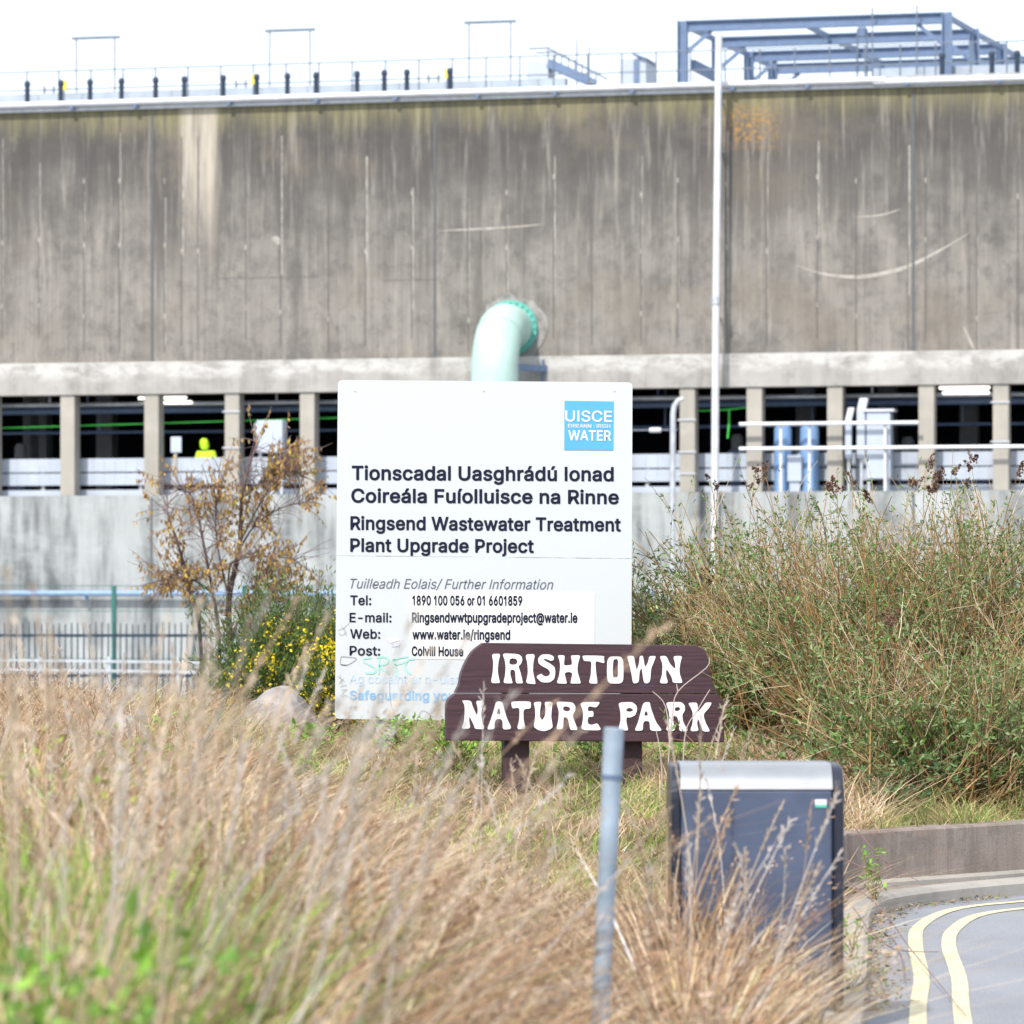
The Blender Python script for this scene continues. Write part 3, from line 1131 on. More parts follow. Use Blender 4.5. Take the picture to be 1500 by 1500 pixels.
# equipment on the ledge of the lower wall
v = -.3
u, z1 = wl(259, 640, v)
z0 = wl(259, 663, v)[1]
t = thing('notice_post', 'small white notice board on a grey post in front of the gallery at left', 'sign', Bw(u, v, ZS))
b = MB()
b.bar(Bw(u - .03, v, ZS), Bw(u - .03, v, z0 + .1), .07, .07)
b.build('post', M_COL, t)
b = MB()
b.box(u - .14, u + .14, v - .07, v - .037, z0, z1, 0, Bw)
b.build('board', M_WHITE, t, bevel=.01)
t = thing('cabinet', 'white equipment cabinet on thin legs in front of the gallery behind the small tree', 'cabinet', Bw(wl(396, 640, v)[0], v, ZS))
ua, z1 = wl(378, 616, v)
uc, z0 = wl(416, 663, v)
b = MB()
b.box(ua, uc, v - .14, v + .28, z0, z1, 0, Bw)
b.build('cabinet_body', M_WHITE, t, bevel=.02)
b = MB()
b.box(ua - .10, ua - .003, v, v + .2, z0 + .3, z1 - .06, 0, Bw)
b.build('side_box', M_WHITE, t, bevel=.01)
for u in (ua + .06, uc - .06):
    b = MB()
    b.bar(Bw(u, v, ZS), Bw(u, v, z0), .07, .07)
    b.build('leg', M_GALV, t)
for px, ys in ((340, (603, 656)), (1466, (589, 647)), (1007, (615, 662, 694))):
    u = wl(px, 650)[0]
    for y in ys:
        z = wl(px, y)[1]
        b = MB()
        b.box(u - .215, u + .215, -.05, -.021, z - .02, z + .02, 0, Bw)
        b.box(u - .24, u - .19, -.045, .2, z - .017, z + .017, 0, Bw)
        tag(b.build('strap', M_GALV, base=Bw(u, -.03, z)), 'metal strap round a gallery column %s' % ('behind the small tree' if px == 340 else 'right of the white sign' if px == 1007 else 'at the far right'), 'strap', 'metal straps round columns')

# right hand pipe rails, cabinet, ducts, tanks
v = -.35
t = thing('pipe_rack', 'two long white horizontal rails on posts across the gallery columns at right', 'pipe rack', Bw(wl(1250, 700, v)[0], v, ZS))
for y, xa, xb in ((621.5, 1083, 1345), (657.5, 1083, 1640)):
    ua, z = wl(xa, y, v)
    uc = wl(xb, y, v)[0]
    b = MB()
    b.tube([Bw(ua, v, z), Bw(uc, v, z)], .045, 8)
    b.build('rail', M_PIPEW, t, smooth=True)
for px in (1143, 1185, 1296):
    u = wl(px, 700, v)[0]
    b = MB()
    b.bar(Bw(u, v + .08, ZS), Bw(u, v + .08, wl(px, 621, v)[1]), .06, .06)
    b.build('rack_post', M_PIPEW, t)
v = -.15
t = thing('switch_cabinet', 'tall white switch cabinet between gallery columns at right with ducts beside it', 'cabinet', Bw(wl(1282, 700, v)[0], v, ZS))
ua, z1 = wl(1269, 603, v)
uc = wl(1304, 603, v)[0]
b = MB()
b.box(ua, uc, v, v + .5, ZS + .3, z1, 0, Bw)
b.build('cabinet_body', M_WHITE, t, bevel=.02)
b = MB()
b.box(ua - .08, uc + .1, v - .05, v + .55, z1 + .002, z1 + .06, 0, Bw)
b.build('top', M_PIPEW, t)
for u in (ua + .05, uc - .06):
    b = MB()
    b.bar(Bw(u, v + .1, ZS), Bw(u, v + .1, ZS + .3), .07, .07)
    b.build('leg', M_GALV, t)
for xa, xb, yt, lab in ((1255, 1267, 583, 'taller'), (1238, 1247, 597, 'shorter')):
    ua, z1 = wl(xa, yt, v)
    uc = wl(xb, yt, v)[0]
    t = thing('air_duct', '%s white air duct with an angled top left of the white switch cabinet' % lab, 'duct', Bw(ua, v, ZS))
    b = MB()
    b.box(ua, uc, v, v + .2, ZS + .8, z1 - .3, 0, Bw)
    b.build('shaft', M_WHITE, t)
    b = MB()
    b.hexa([Bw(ua, v, z1 - .297), Bw(uc, v, z1 - .297), Bw(uc, v + .2, z1 - .297), Bw(ua, v + .2, z1 - .297), Bw(ua + .07, v, z1), Bw(uc + .07, v, z1), Bw(uc + .07, v + .2, z1), Bw(ua + .07, v + .2, z1)])
    b.build('hood', M_PIPEW, t)
    b = MB()
    b.bar(Bw((ua + uc) / 2, v + .1, ZS), Bw((ua + uc) / 2, v + .1, ZS + .8), .06, .06)
    b.build('leg', M_GALV, t)
M_BLUET = plain('blue_tank_paint', (0.16, 0.28, 0.48), 0.4)
for xa, xb, lab in ((1134, 1160, 'left'), (1172, 1200, 'right')):
    ua, z1 = wl(xa, 624, .25)
    uc = wl(xb, 624, .25)[0]
    b = MB()
    um, rr = (ua + uc) / 2, (uc - ua) / 2
    b.tube([Bw(um, .25, z) for z in (ZS + .002, z1 - .1, z1 - .02, z1)], [rr, rr, rr * .92, rr * .7], 16)
    tag(b.build('tank', M_BLUET, base=Bw(um, .25, ZS), smooth=True), 'blue grey cylinder standing behind the white rails, %s of two' % lab, 'tank', 'blue cylinders in the gallery')
t = thing('meter_box', 'white box on the ledge under the white rails in the right gallery', 'box', Bw(wl(1165, 700, -.1)[0], -.1, ZS))
ua, z1 = wl(1153, 667, -.1)
uc = wl(1174, 667, -.1)[0]
b = MB()
b.box(ua, uc, -.1, .12, ZS + .25, z1, 0, Bw)
b.build('box', M_WHITE, t, bevel=.015)
b = MB()
b.box(ua + .05, uc - .05, -.05, .05, ZS, ZS + .248, 0, Bw)
b.build('stand', M_WHITE, t)
# small flood light fittings in the opening just right of the sign
t = thing('flood_light', 'small unlit white flood light on a bracket in the gallery right of the white sign', 'light', Bw(wl(960, 630, .3)[0], .3, 5.8))
u, z = wl(960, 630, .3)
b = MB()
b.tube([Bw(u - .14, .3, z), Bw(u + .14, .3, z)], .06, 8)
b.build('lamp_head', M_PIPEW, t, smooth=True)
b = MB()
b.tube([Bw(u - .7, .3, z), Bw(u + .55, .3, z)], .02, 6)
b.build('arm', M_RAIL, t)

# tall poles in front of the wall
t = thing('vent_pole', 'tall white pole with a collar against the concrete wall right of the sign', 'pole', Bw(wl(1047, 830, -.66)[0], -.66, -.55))
ua, za = wl(1053, 48, -.66)
uc, zc = wl(1049, 440, -.66)
ue, ze = wl(1046, 860, -.66)
k = (ue - uc) / (ze - zc)
b = MB()
b.tube([Bw(ue + k * (-.55 - ze), -.66, -.55), Bw(uc, -.66, zc), Bw(ua, -.66, za)], [.095, .09, .085], 12)
b.build('shaft', M_PIPEW, t, smooth=True)
b = MB()
b.tube([Bw(uc, -.66, zc - .1), Bw(uc, -.66, zc + .1)], .115, 12)
b.build('collar', M_GALV, t, smooth=True)
b = MB()
for z in (2.2, 8.4, 12.4, 13.6):
    uu = uc + (ua - uc) * (z - zc) / (za - zc)
    b.box(uu - .02, uu + .02, -.6, .005, z - .02, z + .02, 0, Bw)
b.build('bracket', M_GALV, t)
v = -2.2
ua, za = wl(986, 590, v)
ue = wl(984, 860, v)[0]
t = thing('lamp_column', 'grey galvanised column with a bent top just right of the white sign', 'pole', Bw(ue, v, -.55))
b = MB()
b.tube([Bw(ue, v, -.55), Bw(ue + .01, v, 2), Bw(ua, v, za - .25)], .07, 10)
b.build('shaft', M_GALV, t, smooth=True)
b = MB()
b.tube([Bw(ua, v, za - .25), Bw(ua + .03, v, za - .08), Bw(ua + .12, v, za + .06), Bw(ua + .25, v, za + .10)], [.07, .068, .06, .05], 10)
b.build('bent_arm', M_GALV, t, smooth=True)

# mint elbow pipe
uc, zc = wl(749, 481)
t = thing('elbow_pipe', 'large pale mint elbow pipe leaving the concrete wall and turning down', 'pipe', Bw(uc, -1.9, -.55))
rad = .565
pth = [Bw(uc, .02, zc), Bw(uc, -.55, zc)]
rb = 1.15
for k in range(1, 13):
    a = k / 12 * math.pi / 2
    pth.append(Bw(uc, -.55 - rb * math.sin(a), zc - rb + rb * math.cos(a)))
pth.append(Bw(uc, -.55 - rb, -.55))
b = MB()
b.tube(pth, rad, 28, cap=False)
b.build('pipe_body', M_MINT, t, smooth=True)
for i_ in (6, 13):
    b = MB()
    d = (pth[i_ + 1 if i_ < 13 else 14] - pth[i_]).normalized()
    c_ = pth[i_] if i_ < 13 else pth[13] + Vector((0, 0, -.35))
    b.tube([c_ - d * .02, c_ + d * .02], rad + .012, 28, cap=False)
    b.build('weld_band', M_MINT, t, smooth=True)
b = MB()
b.tube([Bw(uc, -.03, zc), Bw(uc, -.16, zc)], rad + .11, 28)
b.build('flange', M_TEAL, t, smooth=False)
b = MB()
for k in range(24):
    a = k / 24 * 2 * math.pi
    q = Bw(uc + math.cos(a) * (rad + .06), -.16, zc + math.sin(a) * (rad + .06))
    b.tube([q, q - VX * .05], .028, 6)
b.build('bolt', M_TEAL, t)
b = MB()
zz = wl(780, 540, -.6)[1]
b.bar(Bw(uc + .45, -1.4, zz), Bw(wl(800, 540, 0)[0], -.06, zz + .02), .12, .16)
b.bar(Bw(wl(800, 540, 0)[0] - .05, -.09, zz - .35), Bw(wl(800, 540, 0)[0] - .05, -.09, zz + .25), .22, .04)
b.build('wall_bracket', M_STEEL, t)
b = MB()
pts = []
for k in range(26):
    a = k / 26 * 2 * math.pi
    r_ = rad + .22 + random.uniform(-.05, .12)
    pts.append(Bw(uc + .06 + math.cos(a) * r_, -.004, zc + math.sin(a) * r_))
b.prism(pts, -VX * .02)
b.build('mortar_collar', M_GROOVE if False else plain('rough_mortar', (0.24, 0.23, 0.22), 0.95, var=.35, scale=5, bump=.5), t)

# pale blue pipe along the lower wall, green mesh-fence posts
z = wl(200, 869, -.75)[1]
b = MB()
b.tube([Bw(U0, -.75, z), Bw(wl(960, 869, -.75)[0], -.75, z)], .075, 10)
for k in range(9):
    u = U0 + 2 + k * 3.3
    b.box(u - .03, u + .03, -.78, -.49, z - .14, z - .07, 0, Bw)
tag(b.build('water_pipe', M_BLUEP, base=Bw(4, -.75, z), smooth=True), 'pale blue pipe running level along the lower wall at left', 'pipe')
t = thing('wire_fence', 'light wire fence with dark green posts in front of the lower wall at left', 'fence', Bw(4, -5, -.55))
for px in (-70, 167, 358, 560):
    u, z1 = wl(px, 858, -5)
    b = MB()
    b.bar(Bw(u, -5, -.55), Bw(u, -5, z1), .09, .09)
    b.build('fence_post', M_GPOST, t)
b = MB()
for y in (858, 895, 930, 965):
    z = wl(167, y, -5)[1]
    b.tube([Bw(wl(-70, y, -5)[0], -5, z), Bw(wl(560, y, -5)[0], -5, z)], .008, 4)
b.build('wire', M_GPOST, t)
# palisade
YP = 84.0
t = thing('palisade_fence', 'dark metal palisade fence in front of the building at far left', 'fence', at(180, 1000, YP))
b = MB()
zt = EYE - (913 - HZ) / F * YP
x = (-120 - 750) / F * YP
x1 = (620 - 750) / F * YP
while x < x1:
    h = random.uniform(-.03, .03)
    y = YP + random.uniform(-.02, .02)
    b.hexa([(x, y, -.55), (x + .045, y, -.55), (x + .045, y + .03, -.55), (x, y + .03, -.55), (x + .012, y, zt + h), (x + .033, y, zt + h), (x + .033, y + .03, zt + h), (x + .012, y + .03, zt + h)])
    x += .125
b.build('picket', M_FENCE, t)
b = MB()
for y in (931, 990):
    z = EYE - (y - HZ) / F * YP
    b.box((-120 - 750) / F * YP, x1, YP + .035, YP + .09, z - .03, z + .03)
b.build('rail', M_FENCE, t)
t = thing('guard_rail', 'low pale metal rails on posts in front of the dark palisade at far left', 'barrier', at(100, 1000, 76))
b = MB()
for y in (967, 981):
    p, q = at(-120, y - 2, 76), at(330, y + 4, 76)
    b.bar(p, q, .03, .05)
b.build('rail', M_GALV, t)
for px in (-40, 60, 160, 260):
    p = at(px, 962, 76)
    b = MB()
    b.bar((p.x, 76.06, -.57), (p.x, 76.06, p.z), .06, .06)
    b.build('post', M_GALV, t)
for px, Y, lab in ((82, 66, 'smaller far orange cone on the yard by the palisade fence'), (45, 52, 'orange cone on the yard at far left, half hidden by grass')):
    p = Vector(((px - 750) / F * Y, Y, -.575))
    t = thing('traffic_cone', lab, 'cone', p, 'traffic cones')
    b = MB()
    b.box(p.x - .18, p.x + .18, p.y - .18, p.y + .18, p.z, p.z + .04)
    b.build('cone_base', M_ORANGE, t)
    b = MB()
    b.tube([p + Vector((0, 0, h)) for h in (.041, .3, .55, .75)], [.14, .1, .06, .03], 14)
    b.build('cone_body', M_ORANGE, t, smooth=True)

# ------------------------------------------------------------------ white information board
PB = Plane(708, 28.5, 0.0)


def sign_white():
    m, n, l, p = new_mat('white_sign_face')
    g = NG(m)
    tc = n.new('ShaderNodeTexCoord')
    v = tc.outputs['Object']
    sp = n.new('ShaderNodeSeparateXYZ')
    l.new(v, sp.inputs[0])
    st = g.noise(v, (9, 9, 1.0), 1, 8, 0.65)
    cl = g.noise(v, (3, 3, 3), 1, 8, 0.7)
    low = g.rng(g.op('ADD', sp.outputs[2], g.op('MULTIPLY', cl, 0.6)), 1.25, 0.2)
    c = g.mix(g.op('MULTIPLY', g.op('MULTIPLY', low, g.rng(st, 0.45, 0.7)), 0.30), (0.505, 0.535, 0.565), (0.34, 0.33, 0.31))
    c = g.mix(g.op('MULTIPLY', g.rng(cl, 0.62, 0.75), 0.10), c, (0.47, 0.48, 0.50))
    l.new(c, p.inputs['Base Color'])
    p.inputs['Roughness'].default_value = 0.35
    return m


M_SIGN = sign_white()
M_SIGNW = plain('white_patch_vinyl', (0.66, 0.67, 0.68), 0.4, var=0.02)
M_NAVY = plain('navy_lettering', (0.010, 0.013, 0.034), 0.7, spec=0.15)
M_GREYT = plain('faded_grey_lettering', (0.09, 0.10, 0.15), 0.5, var=.3, scale=20)
M_LBLUE = plain('faded_light_blue_lettering', (0.40, 0.52, 0.66), 0.5, var=.15)
M_MBLUE = plain('blue_lettering', (0.22, 0.42, 0.66), 0.5, var=.15)
M_LOGO = plain('logo_blue', (0.075, 0.34, 0.64), 0.4, var=0.03)
M_GRAF = plain('turquoise_pen', (0.30, 0.66, 0.56), 0.5, var=.2, scale=20)
M_PEN = plain('faint_pen', (0.30, 0.31, 0.35), 0.5)
board_base = PB(565, 1110)
board_base.z = 0.55
brd = thing('information_board', 'large white wastewater project notice board on metal posts behind the brown park sign', 'sign', board_base)


def rounded(corners, r, n=6):
    out = []
    m_ = len(corners)
    for i in range(m_):
        p, a, c = Vector(corners[i]), Vector(corners[i - 1]), Vector(corners[(i + 1) % m_])
        d0, d1 = (a - p).normalized(), (c - p).normalized()
        p0, p1 = p + d0 * r, p + d1 * r
        for k in range(n + 1):
            t_ = k / n
            out.append(p0 * (1 - t_) ** 2 + p * 2 * t_ * (1 - t_) + p1 * t_ ** 2)
    return out


def seam_y(x):
    return 814 + (x - 492) / 432 * 4.3


TL, TR, BRr, BL = (495, 556.5), (926.5, 560), (924.5, 1058.5), (490.5, 1053)


def lerp_edge(a, c, y):
    t_ = (y - a[1]) / (c[1] - a[1])
    return a[0] + (c[0] - a[0]) * t_


sl = (lerp_edge(TL, BL, 814), 814)
sr = (lerp_edge(TR, BRr, 818.3), 818.3)
for quad, nm in (([TL, TR, (sr[0], sr[1] - .35), (sl[0], sl[1] - .35)], 'upper_panel'), ([(sl[0], sl[1] + .35), (sr[0], sr[1] + .35), BRr, BL], 'lower_panel')):
    pts = rounded([PB(*q) for q in quad], .035) if nm == 'upper_panel' else rounded([PB(*q) for q in quad], .035)
    if nm == 'upper_panel':
        k = len(pts) // 4
        pts = pts[:2 * k] + [PB(*quad[2]), PB(*quad[3])]
    else:
        k = len(pts) // 4
        pts = [PB(*quad[0]), PB(*quad[1])] + pts[2 * k:]
    b = MB()
    b.prism(pts, (0, .025, 0))
    b.build(nm, M_SIGN, brd)
for px in (562, 855):
    b = MB()
    p = PB(px, 1110)
    b.box(p.x - .055, p.x + .055, p.y + .03, p.y + .12, .3, PB(px, 600).z)
    b.build('post', M_GALV, brd, bevel=.008)

